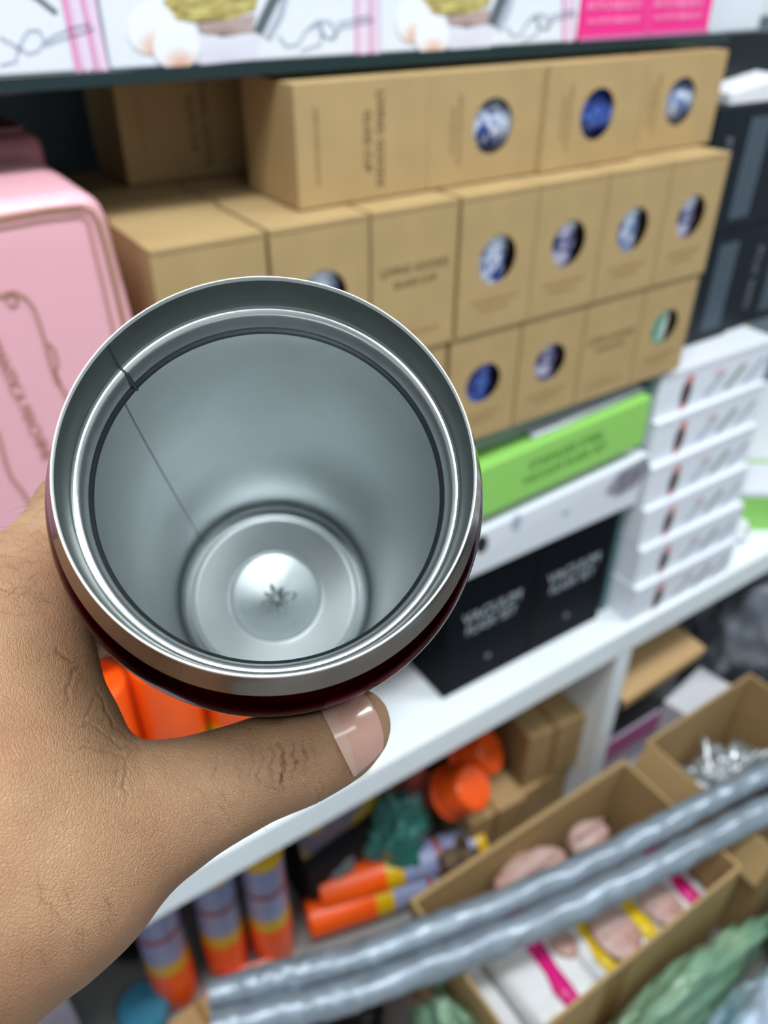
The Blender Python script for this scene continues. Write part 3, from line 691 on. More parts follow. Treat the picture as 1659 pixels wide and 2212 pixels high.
M_tealbag = mat('teal_green_bag', (30, 104, 84), 0.3, coat=0.4, rgb2=(64, 130, 124), vscale=14)
bag('dark teal green plastic bag below the shelf, left of the furry bundle', (0.475, 0.66, -1.36), (0.062, 0.05, 0.115), M_tealbag, 3)
bag('salmon red plastic bag below the shelf, left of the orange cups', (0.515, 0.70, -1.36), (0.045, 0.05, 0.155), mat('salmon_bag', (196, 96, 84), 0.35, coat=0.3, rgb2=(130, 60, 56), vscale=14), 6)
bag('brown patterned furry bundle beside the large carton', (0.548, 0.585, -1.36), (0.05, 0.04, 0.062), mat('brown_fur', (120, 98, 76), 0.9, rgb2=(52, 42, 36), vscale=60, bump=0.6, bscale=120), 9, 'bundle', 'cloth_bundle', 0.2)
bag('grey translucent plastic bag under the shelf behind the lying cans', (0.375, 0.70, -1.36), (0.055, 0.05, 0.085), mat('grey_bag', (120, 130, 132), 0.3, coat=0.4), 12)
bag('bright blue cloth bundle deep under the shelf behind the brown carton', (0.78, 0.83, -1.36), (0.06, 0.05, 0.20), mat('blue_cloth', (30, 116, 168), 0.6), 15, 'cloth', 'cloth_bundle')
bag('black bag under the shelf at the lower left', (0.03, 0.84, -1.36), (0.10, 0.09, 0.21), mat('black_bag', (16, 18, 22), 0.35, coat=0.3), 18)
bag('coral film bag lying before the upside-down cans', (0.140, 0.625, -1.36), (0.065, 0.025, 0.026), mat('coral_bag', (226, 124, 104), 0.3, coat=0.4, rgb2=(240, 160, 146), vscale=12), 21)
bag('second black bag filling the space behind the standing cans', (0.275, 0.86, -1.36), (0.13, 0.09, 0.16), mat('black_bag'), 24)
bag('dark bag pressed at the back behind the orange cups', (0.66, 0.86, -1.36), (0.09, 0.07, 0.17), mat('dark_cloth'), 26)
# packets printed yellow and blue
M_pk = mat('packet_print', (214, 178, 22), 0.4, rgb2=(128, 120, 140), vscale=16, coat=0.3, thr=(0.47, 0.53))
def packet(label, c, size, rot):
    t = empty('printed_packet', c, rot, label=label, cat='packet', group='yellow printed packets')
    w, d, h = size; b = MB()
    N = 10; vs = []; 
    for s in (0, 1):
        for i in range(N+1):
            for j in range(N+1):
                u, v = i/N, j/N; bulge = (math.sin(math.pi*u)*math.sin(math.pi*v))**0.5*d/2
                vs.append(((u-0.5)*w, -bulge if s == 0 else bulge, v*h))
    f = []; K = (N+1)**2
    for i in range(N):
        for j in range(N):
            a = i*(N+1)+j; f += [(a, a+N+1, a+N+2, a+1), (K+a, K+a+1, K+a+N+2, K+a+N+1)]
    b.add(vs, f).build('pouch', M_pk, t, smooth=True)
    MB().box((-w/2, -0.001, h-0.001), (w/2, 0.001, h+0.008)).build('top_seal', M_yellow, t)
    return t
packet('yellow and grey printed packet standing below the shelf edge, upper of two', (0.385, 0.69, -1.20), (0.17, 0.05, 0.15), (-0.3, 0, 0.1))
simple_box('dark_crate', 'dark low box under the printed packet', (0.30, 0.66, -1.36), (0.15, 0.14, 0.15), M_dark, 0.0, flap=False)
packet('yellow printed packet lying over the spray cans beside the carton', (0.43, 0.67, -1.33), (0.15, 0.03, 0.09), (-0.9, 0, 0.25))
# lower left corner
t = empty('round_blue_pot', (0.008, 0.672, -1.36), label='small blue round pot at the bottom left under the shelf', cat='pot')
MB().lathe([(0.028, 0), (0.036, 0.01), (0.038, 0.03), (0.0385, 0.034)], 36).build('pot_body', mat('blue_plastic', (60, 128, 156), 0.3, coat=0.3), t, smooth=True)
MB().lathe([(0.040, 0.034), (0.040, 0.044), (0.034, 0.052), (0.0, 0.055)], 36, cap1=False).build('lid', MATS['blue_plastic'], t, smooth=True)
simple_box('small_carton', 'small brown carton under the end of the silver tubes', (0.035, 0.575, -1.36), (0.11, 0.06, 0.035), M_kraft2, 0.1)
t = simple_box('white_bin', 'tall white carton at the bottom left below the wrist', (-0.30, 0.66, -1.36), (0.225, 0.14, 0.30), mat('cool_grey_plastic', (190, 194, 204), 0.4), 0.06, 'box', False)
MB().box((-0.003, -0.003, 0.27), (0.228, 0.143, 0.30)).build('rim', MATS['cool_grey_plastic'], t, bevel=0.002)
bag('bright pink plastic bag at the very bottom left below the wrist', (-0.11, 0.58, -1.36), (0.065, 0.05, 0.10), mat('pink_bag', (246, 140, 205), 0.3, coat=0.3), 31)
# in front of the cartons
M_gbag = mat('sage_green_bag', (104, 146, 118), 0.3, coat=0.4, rgb2=(140, 168, 138), vscale=9)
bag('sage green plastic bag on the floor at the left end of the large carton', (0.345, 0.335, -1.36), (0.045, 0.09, 0.115), M_gbag, 33, group='sage green bags')
bag('large sage green plastic bag on the floor in front of the large carton', (0.62, 0.212, -1.36), (0.24, 0.036, 0.11), mat('sage_green_bag'), 36, group='sage green bags')
bag('sage green plastic bag at the right frame edge right of the large carton', (0.955, 0.17, -1.36), (0.09, 0.055, 0.13), mat('sage_green_bag'), 39, group='sage green bags')
bag('red crumpled bag at the bottom edge below the silver tubes', (0.275, 0.39, -1.36), (0.035, 0.04, 0.05), mat('red_bag', (170, 24, 40), 0.35, coat=0.3), 42)
bag('black bag on the floor below the silver tubes', (0.20, 0.46, -1.36), (0.09, 0.08, 0.07), mat('black_bag'), 45)
bag('white and violet plastic bag at the bottom edge under the tubes', (0.12, 0.42, -1.36), (0.10, 0.06, 0.10), mat('white_violet_bag', (196, 200, 224), 0.3, coat=0.3, rgb2=(140, 92, 190), vscale=9, thr=(0.32, 0.4)), 48)
bag('pale blue and white plastic bag at the bottom right corner', (0.715, 0.105, -1.36), (0.15, 0.060, 0.17), mat('pale_blue_bag', (186, 206, 226), 0.3, coat=0.4, rgb2=(90, 164, 200), vscale=7, thr=(0.36, 0.46)), 51)
t = simple_box('small_carton', 'open brown carton flap at the right frame edge behind the sage bags', (0.84, 0.262, -1.36), (0.22, 0.02, 0.20), M_kraft2, -0.02) if False else None

# right compartment below the shelf
simple_box('black_carton', 'black carton below the brown lid, right of the white divider', (0.885, 0.60, -1.245), (0.22, 0.14, 0.155), mat('black_green_card', (26, 40, 40), 0.5), 0.0, flap=False)
t = empty('brown_lid', (0.895, 0.565, -1.088), (0.10, -0.03, 0.02), label='flat brown box lid lying on the black carton under the shelf', cat='lid')
MB().box((0, 0, 0), (0.225, 0.15, 0.006)).build('lid_panel', mat('pale_kraft', (196, 160, 112), 0.7), t, bevel=0.001)
MB().box((0, 0, -0.016), (0.225, 0.004, 0.0)).build('lid_rim', MATS['pale_kraft'], t, bevel=0.001)
t = simple_box('pink_white_box', 'white box with a pink band under the black carton', (0.875, 0.595, -1.36), (0.20, 0.15, 0.114), mat('lilac_grey_card', (176, 172, 190), 0.5), 0.0, flap=False)
MB().box((-0.0004, -0.0006, 0.055), (0.2004, 0.0, 0.1145)).build('pink_band', mat('dusty_magenta', (186, 96, 152), 0.5), t)
t = simple_box('white_crate', 'opened white paper box behind the rear carton', (1.095, 0.50, -1.36), (0.14, 0.10, 0.135), M_paper, 0.15, flap=False)
MB().box((0.002, 0.002, 0.135), (0.13, 0.05, 0.139)).build('lid', M_paper, t)
bag('grey plastic bag below the shelf at the right frame edge', (1.38, 0.60, -1.36), (0.14, 0.12, 0.21), mat('slate_bag', (96, 102, 116), 0.28, coat=0.5, rgb2=(132, 138, 146), vscale=8), 54, group='grey bags at the right edge')
bag('dark grey plastic bag behind the rear carton', (1.26, 0.46, -1.36), (0.09, 0.09, 0.12), mat('dark_slate_bag', (56, 60, 68), 0.3, coat=0.5), 57, group='grey bags at the right edge')
bag('pale grey-green bag under the shelf, right of the brown lid', (1.24, 0.80, -1.36), (0.11, 0.09, 0.22), mat('pale_sage_bag', (150, 156, 146), 0.35, coat=0.3), 60, group='grey bags at the right edge')

# ------------------------------------------------------------------ tumbler
MC = np.array([-0.0227, 0.0099, 0.159]); MA = np.array([-0.1285, -0.279, 1.0]); MA /= np.linalg.norm(MA)
MU1 = np.array([0, -1.0, 0]); MU1 -= MA*(MU1@MA); MU1 /= np.linalg.norm(MU1)       # towards the lower side of the tumbler
MU2 = np.cross(MU1, MA); MU2 /= np.linalg.norm(MU2)
if MU2[0] < 0: MU2 = -MU2
def c2w(p): p = np.asarray(p, float); return p[..., 0:1]*CR+p[..., 1:2]*CU+p[..., 2:3]*CF
def cw(p): return Vector(p[0]*CR+p[1]*CU+p[2]*CF)
ax = cw(MA); e1 = cw(MU1); e2 = cw(MU2); base = cw(MC+MA*0.170)
# local frame of the tumbler: origin at its base, z up to the mouth, x = e1
zl = -ax; xl = e1; yl = zl.cross(xl)
mug = empty('tumbler', base, label='dark purple steel tumbler held open towards the viewer', cat='tumbler')
mug.rotation_mode = 'QUATERNION'; mug.rotation_quaternion = Matrix((xl, yl, zl)).transposed().to_quaternion()
H = 0.170
def prof(L): return [(r, H-s) for s, r in L]
def smoothprof(L, n=6):
    P = [Vector((s, r, 0)) for s, r in L]; out = []
    for i in range(len(P)-1):
        p0, p1, p2, p3 = P[max(i-1, 0)], P[i], P[i+1], P[min(i+2, len(P)-1)]
        for k in range(n):
            u = k/n; q = 0.5*((2*p1)+(-p0+p2)*u+(2*p0-5*p1+4*p2-p3)*u*u+(-p0+3*p1-3*p2+p3)*u**3); out.append((q.x, q.y))
    out.append((P[-1].x, P[-1].y)); return out
OUT = [(0.0010, 0.04215), (0.004, 0.0432), (0.009, 0.0452), (0.015, 0.0472), (0.022, 0.0485), (0.029, 0.0488), (0.045, 0.0482), (0.075, 0.0462), (0.11, 0.0430), (0.145, 0.0398), (0.163, 0.0382), (0.169, 0.0370), (0.170, 0.0345)]
def outR(s): return np.interp(s, [a for a, b in OUT], [b for a, b in OUT])
def metal(name, rgb, rough, coat=0.0, aniso=0.0, bump=0.0, bscale=400, stretch=(1, 1, 1), spec=0.5, met=1.0):
    m = mat(name, rgb, rough, met, coat=coat, bump=bump, bscale=bscale, stretch=stretch, spec=spec, var=0.03, vscale=60)
    m.node_tree.nodes['Principled BSDF'].inputs['Anisotropic'].default_value = aniso
    m.node_tree.nodes['Principled BSDF'].inputs['Coat Roughness'].default_value = 0.04; return m
M_steel = metal('satin_steel', (204, 210, 211), 0.42, bump=0.03, bscale=900)
M_neck = metal('neck_steel', (150, 157, 153), 0.36, bump=0.02, bscale=900)
M_polish = metal('polished_steel', (226, 230, 230), 0.14)
M_purple = metal('purple_lacquer', (66, 34, 44), 0.12)
M_purple.node_tree.nodes['Principled BSDF'].inputs['Specular Tint'].default_value = (0.34, 0.25, 0.28, 1)
body = [(s, r) for s, r in smoothprof(OUT[2:], 5)]
MB().lathe(prof(body)+[(0.0, 0.0)], 160, cap0=False, cap1=False).build('outer_body', M_purple, mug, smooth=True)['label'] = 'glossy dark purple outer shell'
band = smoothprof(OUT[:3], 6)
MB().lathe(prof(band), 160, cap0=False, cap1=False).build('sheen_band', metal('painted_sheen_lacquer', (132, 126, 122), 0.14, coat=0.0), mug, smooth=True)['label'] = 'shell band below the rim, silvery reflection put into its colour'  # paler band of the shell, silvery reflection painted into its colour
MATS['painted_sheen_lacquer'].node_tree.nodes['Principled BSDF'].inputs['Specular Tint'].default_value = (0.75, 0.7, 0.68, 1)
MB().lathe(prof([(0.0012, 0.0418), (0.0003, 0.0418), (0.0, 0.0419), (-0.0001, 0.0421), (0.0003, 0.04225), (0.0012, 0.0423)]), 160, cap0=False, cap1=False).build('rim', metal('rim_steel', (250, 252, 252), 0.55, met=0.5), mug, smooth=True)['label'] = 'thin bright steel rim'
neck = [(0.0010, 0.04185), (0.0050, 0.0413), (0.0092, 0.0410), (0.0101, 0.0409), (0.0106, 0.0404)]
MB().lathe(prof(smoothprof(neck, 5)), 160, cap0=False, cap1=False).build('neck_wall', M_neck, mug, smooth=True)
ledge = [(0.0106, 0.0404), (0.0108, 0.0399), (0.0115, 0.0393), (0.0128, 0.0389), (0.0145, 0.0386), (0.0156, 0.0385)]
MB().lathe(prof(smoothprof(ledge, 6)), 160, cap0=False, cap1=False).build('neck_ledge', metal('ledge_steel', (236, 240, 240), 0.30, bump=0.03, bscale=700), mug, smooth=True)
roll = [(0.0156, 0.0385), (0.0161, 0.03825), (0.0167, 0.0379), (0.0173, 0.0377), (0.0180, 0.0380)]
MB().lathe(prof(smoothprof(roll, 6)), 160, cap0=False, cap1=False).build('neck_roll', metal('shaded_roll_steel', (112, 118, 120), 0.35), mug, smooth=True)  # darker tone paints in the dark reflection under the roll
wall = [(0.0180, 0.0380), (0.0195, 0.0400), (0.023, 0.0430), (0.030, 0.0455), (0.045, 0.0457), (0.075, 0.0440), (0.11, 0.0412), (0.14, 0.0385), (0.155, 0.0372), (0.1590, 0.0364), (0.1608, 0.0352)]
MB().lathe(prof(smoothprof(wall, 8)), 160, cap0=False, cap1=False).build('inner_wall', M_steel, mug, smooth=True)
flo = [(0.1608, 0.0352), (0.1655, 0.0350), (0.1664, 0.0343), (0.1650, 0.0337), (0.1606, 0.0332), (0.1597, 0.0326), (0.1600, 0.0319), (0.1608, 0.0312), (0.1610, 0.0290), (0.1610, 0.0188), (0.1608, 0.0180), (0.1616, 0.0174), (0.1624, 0.0160), (0.1637, 0.0125), (0.1652, 0.008), (0.1664, 0.003), (0.1665, 0.0)]
MB().lathe(prof(smoothprof(flo, 6)), 160, cap0=False, cap1=False).build('inner_floor', metal('floor_steel', (222, 227, 228), 0.27), mug, smooth=True)
# weld seam: from the rim at photo (232,748) down the wall
def seam_angle(px, py, s, r):
    best = min(range(720), key=lambda k: (lambda P: (829.5+FPX*P[0]/P[2]-px)**2+(1106-FPX*P[1]/P[2]-py)**2)(MC+MA*s+r*(math.cos(k*math.pi/360)*MU1+math.sin(k*math.pi/360)*MU2)))
    return best*math.pi/360
def mloc(s, r, a):     # tumbler local coordinates of a point given by depth, radius, angle from the lower side towards the right
    P = cw(MC+MA*s+r*(math.cos(a)*MU1+math.sin(a)*MU2)); return Vector(((P-base).dot(xl), (P-base).dot(yl), (P-base).dot(zl)))
sa = seam_angle(240, 752, 0.001, 0.0418)
M_seam = metal('weld_steel', (118, 124, 126), 0.4)
full = smoothprof(neck, 5)+smoothprof(ledge, 6)[1:]+smoothprof(roll, 6)[1:]
MB().tube([mloc(s, r-0.00005, sa) for s, r in full], [0.00028]*len(full), 8).build('weld_seam', M_seam, mug, smooth=True)
wl = smoothprof(wall, 8)
MB().tube([mloc(s, r-0.00002, sa) for s, r in wl], [0.00020]*len(wl), 8).build('weld_seam', M_seam, mug, smooth=True)
MB().tube([mloc(0.0112, 0.0394, sa), mloc(0.0165, 0.0374, sa+0.006)], [0.0005, 0.0004], 10).build('weld_bead', metal('bead_steel', (150, 156, 158), 0.3), mug, smooth=True)
# stamped flower mark
b = MB()
for k, (a, l) in enumerate(((20, 1.0), (68, 0.8), (110, 0.95), (150, 0.8), (200, 1.0), (248, 0.85), (292, 1.0), (335, 0.85))):
    a = math.radians(a); c, s = math.cos(a), math.sin(a)
    p = [Vector((c*r, s*r, H-0.1664+0.0010*(r/0.006)+0.0001+h)) for r, h in ((0.0012, 0.0), (0.0026, 0.0002), (0.0045*l, 0.0000), (0.0062*l, -0.0006))]
    b.tube(p, [0.0003, 0.0009, 0.0008, 0.0003], 10)
b.tube([Vector((0.0012, 0.006, H-0.1654)), Vector((-0.001, 0.0078, H-0.1651)), Vector((-0.0022, 0.0066, H-0.1653))], [0.0004, 0.0006, 0.0004], 8)
b.build('stamped_mark', metal('stamp_steel', (150, 158, 160), 0.25), mug, smooth=True)['label'] = 'stamped flower-like mark in the base'

# ------------------------------------------------------------------ hand (one continuous surface)
def px(x, y, z): return np.array([(x-829.5)/FPX*z, -(y-1106)/FPX*z, z])
def mg(s, deg, r): a = math.radians(deg); return MC+MA*s+r*(math.cos(a)*MU1+math.sin(a)*MU2)
caps = []
def chain(pts, k=0.006):
    for (a, ra), (b_, rb) in zip(pts[:-1], pts[1:]): caps.append((np.array(a), np.array(b_), ra, rb, k))
# palm, wrist, forearm
wrist = px(-150, 1940, 0.168)
chain([(np.array([-0.215, -0.150, 0.105]), 0.034), (wrist, 0.031), (px(-70, 1750, 0.178), 0.034), (px(-60, 1520, 0.190), 0.026)], 0.012)
chain([(px(-60, 1520, 0.190), 0.026), (px(-20, 1335, 0.198), 0.0160)], 0.012)
chain([(wrist, 0.031), (px(110, 1852, 0.177), 0.0256), (px(345, 1752, 0.185), 0.0145)], 0.006)
chain([(px(345, 1752, 0.185), 0.0143), (px(490, 1692, 0.188), 0.0112), (px(622, 1636, 0.191), 0.0106), (px(690, 1605, 0.193), 0.0097), (px(745, 1578, 0.1945), 0.0088), (px(772, 1562, 0.196), 0.0074)], 0.007)
chain([(px(-20, 1365, 0.198), 0.0155), (px(92, 1285, 0.207), 0.0113), (mg(0.066, -99, 0.0562), 0.0084), (mg(0.068, -140, 0.0560), 0.0088), (mg(0.069, -178, 0.0565), 0.0090), (mg(0.070, -205, 0.0560), 0.0080)], 0.006)
# web between thumb and index
chain([(px(92, 1400, 0.194), 0.0082), (px(162, 1570, 0.189), 0.0072), (px(232, 1712, 0.187), 0.0080)], 0.005)
chain([(px(20, 1450, 0.192), 0.0130), (px(85, 1700, 0.184), 0.0190)], 0.008)
chain([(px(78, 1225, 0.207), 0.0110), (px(96, 1400, 0.194), 0.0085)], 0.010)
# other fingers, wrapped round the far side
for s0, am, L_ in ((0.088, -100, 0.0092), (0.108, -98, 0.0090), (0.126, -96, 0.0080)):
    rr = float(outR(s0))+0.0088
    chain([(px(-60, 1520, 0.196+(s0-0.062)*0.75), 0.018), (mg(s0, -88, rr+0.006), 0.0125), (mg(s0, -118, rr+0.001), L_+0.0006), (mg(s0, -150, rr), L_), (mg(s0, -185, rr), L_-0.0005), (mg(s0, -212, rr), L_-0.0013)], 0.004)
# palm side seen through the gap
chain([(px(-60, 1700, 0.200), 0.026), (mg(0.085, -72, 0.0650), 0.0110), (mg(0.110, -74, 0.0600), 0.0110)], 0.008)
RES = 0.0016
lo = np.array([-0.262, -0.155, 0.100]); hi = np.array([0.010, 0.075, 0.345]); dims = np.ceil((hi-lo)/RES).astype(int)
def sdf(X, Y, Z):
    D = np.full(X.shape, 1.0, np.float32)
    for a, b_, ra, rb, k in caps:
        ab = b_-a; L2 = float(ab@ab)
        mn = np.minimum(a-ra, b_-rb)-0.03; mx = np.maximum(a+ra, b_+rb)+0.03
        px_, py_, pz_ = X-a[0], Y-a[1], Z-a[2]
        h = np.clip((px_*ab[0]+py_*ab[1]+pz_*ab[2])/L2, 0, 1)
        d = np.sqrt((px_-h*ab[0])**2+(py_-h*ab[1])**2+(pz_-h*ab[2])**2)-(ra+(rb-ra)*h)
        t_ = np.clip(0.5+0.5*(D-d)/k, 0, 1); D = D+(d-D)*t_-k*t_*(1-t_)
    # keep clear of the tumbler: contact pads flatten against it
    qx, qy, qz = X-MC[0], Y-MC[1], Z-MC[2]; s = qx*MA[0]+qy*MA[1]+qz*MA[2]
    r = np.sqrt(np.maximum((qx-s*MA[0])**2+(qy-s*MA[1])**2+(qz-s*MA[2])**2, 0))
    m = r-outR(s)-0.0004; m = np.where(s > 0.172, np.maximum(m, s-0.172), m)
    m = np.where(s < -0.002, np.maximum(m, -0.002-s), m)
    return np.maximum(D, -m)
V = np.empty(tuple(dims+1), np.float32)
ys = (lo[1]+RES*np.arange(dims[1]+1))[None, :, None].astype(np.float32); zs = (lo[2]+RES*np.arange(dims[2]+1))[None, None, :].astype(np.float32)
for i0 in range(0, dims[0]+1, 24):
    xs_ = (lo[0]+RES*np.arange(i0, min(i0+24, dims[0]+1)))[:, None, None].astype(np.float32)
    shp = (xs_.shape[0], ys.shape[1], zs.shape[2])
    V[i0:i0+24] = sdf(np.broadcast_to(xs_, shp), np.broadcast_to(ys, shp), np.broadcast_to(zs, shp))
def surface_nets(V, lo, h):
    ins = V < 0; n = np.array(V.shape)-1
    c = np.zeros(tuple(n), np.int8)
    corners = [(i, j, k) for i in (0, 1) for j in (0, 1) for k in (0, 1)]
    for i, j, k in corners: c += ins[i:n[0]+i, j:n[1]+j, k:n[2]+k]
    idx = np.argwhere((c > 0) & (c < 8)); ID = -np.ones(tuple(n), np.int32); ID[tuple(idx.T)] = np.arange(len(idx))
    acc = np.zeros((len(idx), 3)); cnt = np.zeros(len(idx))
    for a in corners:
        for d in range(3):
            if a[d]: continue
            b_ = list(a); b_[d] = 1
            va = V[tuple((idx+a).T)]; vb = V[tuple((idx+b_).T)]; m = (va < 0) != (vb < 0)
            t_ = np.where(m, va/np.where(m, va-vb, 1), 0)
            p = np.array(a, float)[None, :].repeat(len(idx), 0); p[:, d] += t_
            acc[m] += p[m]; cnt[m] += 1
    P = lo+h*(idx+acc/cnt[:, None]); F = []
    for d in range(3):
        u, v = (d+1) % 3, (d+2) % 3
        sl0 = [slice(1, n[0]), slice(1, n[1]), slice(1, n[2])]; sl1 = list(sl0)
        sl0[d] = slice(0, n[d]); sl1[d] = slice(1, n[d]+1)
        A = ins[tuple(sl0)]; B = ins[tuple(sl1)]; e = np.argwhere(A != B); inside = A[tuple(e.T)]
        st = np.array([1, 1, 1]); st[d] = 0; e = e+st
        def cid(du, dv): q = e.copy(); q[:, u] -= du; q[:, v] -= dv; return ID[tuple(q.T)]
        quad = np.stack([cid(1, 1), cid(0, 1), cid(0, 0), cid(1, 0)], 1)
        quad[~inside] = quad[~inside][:, ::-1]; F.append(quad)
    F = np.concatenate(F); return P, F[(F >= 0).all(1)]
HP, HF = surface_nets(V, lo, RES)
hroot = empty('hand', cw(px(-60, 1700, 0.18)), label="hand with brown skin gripping the steel tumbler, thumb across its lower side", cat='hand')
hb = np.array(hroot.location)
def build_hand(P, F):
    me = bpy.data.meshes.new('hand_skin'); me.from_pydata([tuple(v) for v in P], [], [tuple(f) for f in F.tolist()]); me.update()
    o = bpy.data.objects.new('hand_skin', me); COL.objects.link(o)
    sm = o.modifiers.new('s', 'SMOOTH'); sm.factor = 0.5; sm.iterations = 2
    ss = o.modifiers.new('u', 'SUBSURF'); ss.levels = 2; ss.render_levels = 2
    dg = bpy.context.evaluated_depsgraph_get(); m2 = bpy.data.meshes.new_from_object(o.evaluated_get(dg)); bpy.data.objects.remove(o)
    return m2
hm = build_hand(HP, HF)
n_ = len(hm.vertices); co = np.empty(n_*3); hm.vertices.foreach_get('co', co); co = co.reshape(-1, 3)
no = np.empty(n_*3); hm.vertices.foreach_get('normal', no); no = no.reshape(-1, 3)
ix = 829.5+FPX*co[:, 0]/co[:, 2]; iy = 1106-FPX*co[:, 1]/co[:, 2]; facing = (no*co).sum(1) < 0.02
# skin folds, as (points, half width in photo pixels, depth in metres)
folds = [([(600, 1598), (604, 1625), (612, 1650), (616, 1690), (610, 1712)], 3.2, 0.00050), ([(626, 1600), (632, 1640), (640, 1662), (636, 1690)], 2.8, 0.00035), ([(582, 1600), (586, 1650), (594, 1700)], 2.6, 0.00030),
         ([(650, 1590), (654, 1630), (664, 1670)], 2.6, 0.00028), ([(560, 1606), (564, 1660), (560, 1710)], 2.6, 0.00022), ([(672, 1585), (674, 1620), (684, 1650)], 2.6, 0.0002), ([(540, 1606), (546, 1650), (538, 1700)], 2.6, 0.00015),
         ([(522, 1610), (528, 1650), (520, 1690)], 2.6, 0.00012), ([(612, 1652), (630, 1648), (652, 1650)], 2.6, 0.0002), ([(596, 1668), (614, 1676), (640, 1672)], 2.6, 0.0002),
         ([(300, 1622), (270, 1612), (235, 1592), (200, 1572), (150, 1556)], 3, 0.00030), ([(300, 1624), (262, 1628), (200, 1622), (120, 1608)], 3, 0.00025),
         ([(300, 1620), (276, 1590), (246, 1560), (218, 1520), (200, 1480)], 3, 0.00030), ([(180, 1428), (150, 1424), (118, 1404)], 3.5, 0.00040), ([(182, 1436), (158, 1452), (142, 1490), (140, 1530)], 3, 0.00025),
         ([(212, 1500), (192, 1530), (190, 1570)], 3, 0.00018), ([(275, 1628), (274, 1680), (268, 1740)], 3, 0.00025), ([(262, 1630), (256, 1680), (246, 1720)], 3, 0.00012)]
rf = random.Random(5)
for k in range(90):
    x, y = rf.uniform(0, 330), rf.uniform(1440, 1800); an = rf.choice((-0.45, -0.35, 0.2))+rf.uniform(-0.15, 0.15); l = rf.uniform(20, 60)
    folds.append(([(x, y), (x+l*0.5*math.cos(an), y+l*0.5*math.sin(an)+rf.uniform(-3, 3)), (x+l*math.cos(an), y+l*math.sin(an))], 2.4, rf.uniform(0.00004, 0.00009)))
for k in range(26):
    x, y = rf.uniform(440, 720), rf.uniform(1600, 1700); an = 1.45+rf.uniform(-0.3, 0.3); l = rf.uniform(18, 60)
    folds.append(([(x, y), (x+l*0.5*math.cos(an), y+l*0.5*math.sin(an)+rf.uniform(-3, 3)), (x+l*math.cos(an), y+l*math.sin(an))], 2.4, rf.uniform(0.00006, 0.00016)))
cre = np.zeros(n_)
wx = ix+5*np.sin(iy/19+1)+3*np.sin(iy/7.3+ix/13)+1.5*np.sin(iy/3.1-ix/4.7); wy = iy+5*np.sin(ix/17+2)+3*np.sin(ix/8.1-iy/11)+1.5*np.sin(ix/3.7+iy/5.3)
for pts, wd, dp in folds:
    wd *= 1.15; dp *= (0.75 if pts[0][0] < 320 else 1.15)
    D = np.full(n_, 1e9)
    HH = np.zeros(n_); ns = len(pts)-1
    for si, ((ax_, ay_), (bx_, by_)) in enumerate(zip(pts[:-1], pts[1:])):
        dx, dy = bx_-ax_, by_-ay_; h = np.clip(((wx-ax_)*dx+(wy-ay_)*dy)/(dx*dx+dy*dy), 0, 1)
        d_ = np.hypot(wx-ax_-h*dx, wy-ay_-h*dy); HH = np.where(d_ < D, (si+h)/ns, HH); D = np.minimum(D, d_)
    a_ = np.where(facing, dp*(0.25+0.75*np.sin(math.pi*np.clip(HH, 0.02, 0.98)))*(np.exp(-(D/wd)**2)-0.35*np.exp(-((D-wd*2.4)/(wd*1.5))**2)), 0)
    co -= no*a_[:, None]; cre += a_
W = c2w(co)-hb
hm.vertices.foreach_set('co', W.reshape(-1))
for p in hm.polygons: p.use_smooth = True
hm.update()
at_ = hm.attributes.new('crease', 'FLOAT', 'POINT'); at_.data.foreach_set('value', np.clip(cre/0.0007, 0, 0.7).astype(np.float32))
ms = bpy.data.materials.new('skin'); ms.use_nodes = True; nt = ms.node_tree; B = nt.nodes['Principled BSDF']
def N(t, **k):
    x = nt.nodes.new(t)
    for a, b_ in k.items(): x.inputs[a].default_value = b_
    return x
tc = N('ShaderNodeTexCoord')
n1 = N('ShaderNodeTexNoise', Scale=28, Detail=4); nt.links.new(tc.outputs['Object'], n1.inputs[0])
cr = N('ShaderNodeValToRGB'); nt.links.new(n1.outputs[0], cr.inputs[0])
cr.color_ramp.elements[0].position = 0.3; cr.color_ramp.elements[1].position = 0.7
cr.color_ramp.elements[0].color = (*lin((152, 108, 79)), 1); cr.color_ramp.elements[1].color = (*lin((180, 143, 109)), 1)
n2 = N('ShaderNodeTexNoise', Scale=900, Detail=3); nt.links.new(tc.outputs['Object'], n2.inputs[0])
def mapped(rot, sc):
    mp = N('ShaderNodeMapping'); mp.inputs['Rotation'].default_value = rot; mp.inputs['Scale'].default_value = sc
    wn = N('ShaderNodeTexNoise', Scale=90, Detail=2); nt.links.new(tc.outputs['Object'], wn.inputs[0])
    mx = nt.nodes.new('ShaderNodeVectorMath'); mx.operation = 'MULTIPLY_ADD'; nt.links.new(wn.outputs['Color'], mx.inputs[0]); mx.inputs[1].default_value = (0.004,)*3; nt.links.new(tc.outputs['Object'], mx.inputs[2])
    nt.links.new(mx.outputs[0], mp.inputs[0]); return mp
v1 = N('ShaderNodeTexVoronoi', Scale=1250); v1.feature = 'DISTANCE_TO_EDGE'; nt.links.new(mapped((0.3, 0.5, 0.5), (1, 0.42, 1)).outputs[0], v1.inputs[0])
v2 = N('ShaderNodeTexVoronoi', Scale=2300); v2.feature = 'DISTANCE_TO_EDGE'; nt.links.new(mapped((0.2, 0.9, -0.6), (0.5, 1, 1)).outputs[0], v2.inputs[0])
def crease(v, hi_):
    r = N('ShaderNodeValToRGB'); r.color_ramp.elements[1].position = hi_; nt.links.new(v.outputs['Distance'], r.inputs[0]); return r
c1_, c2_ = crease(v1, 0.16), crease(v2, 0.2)
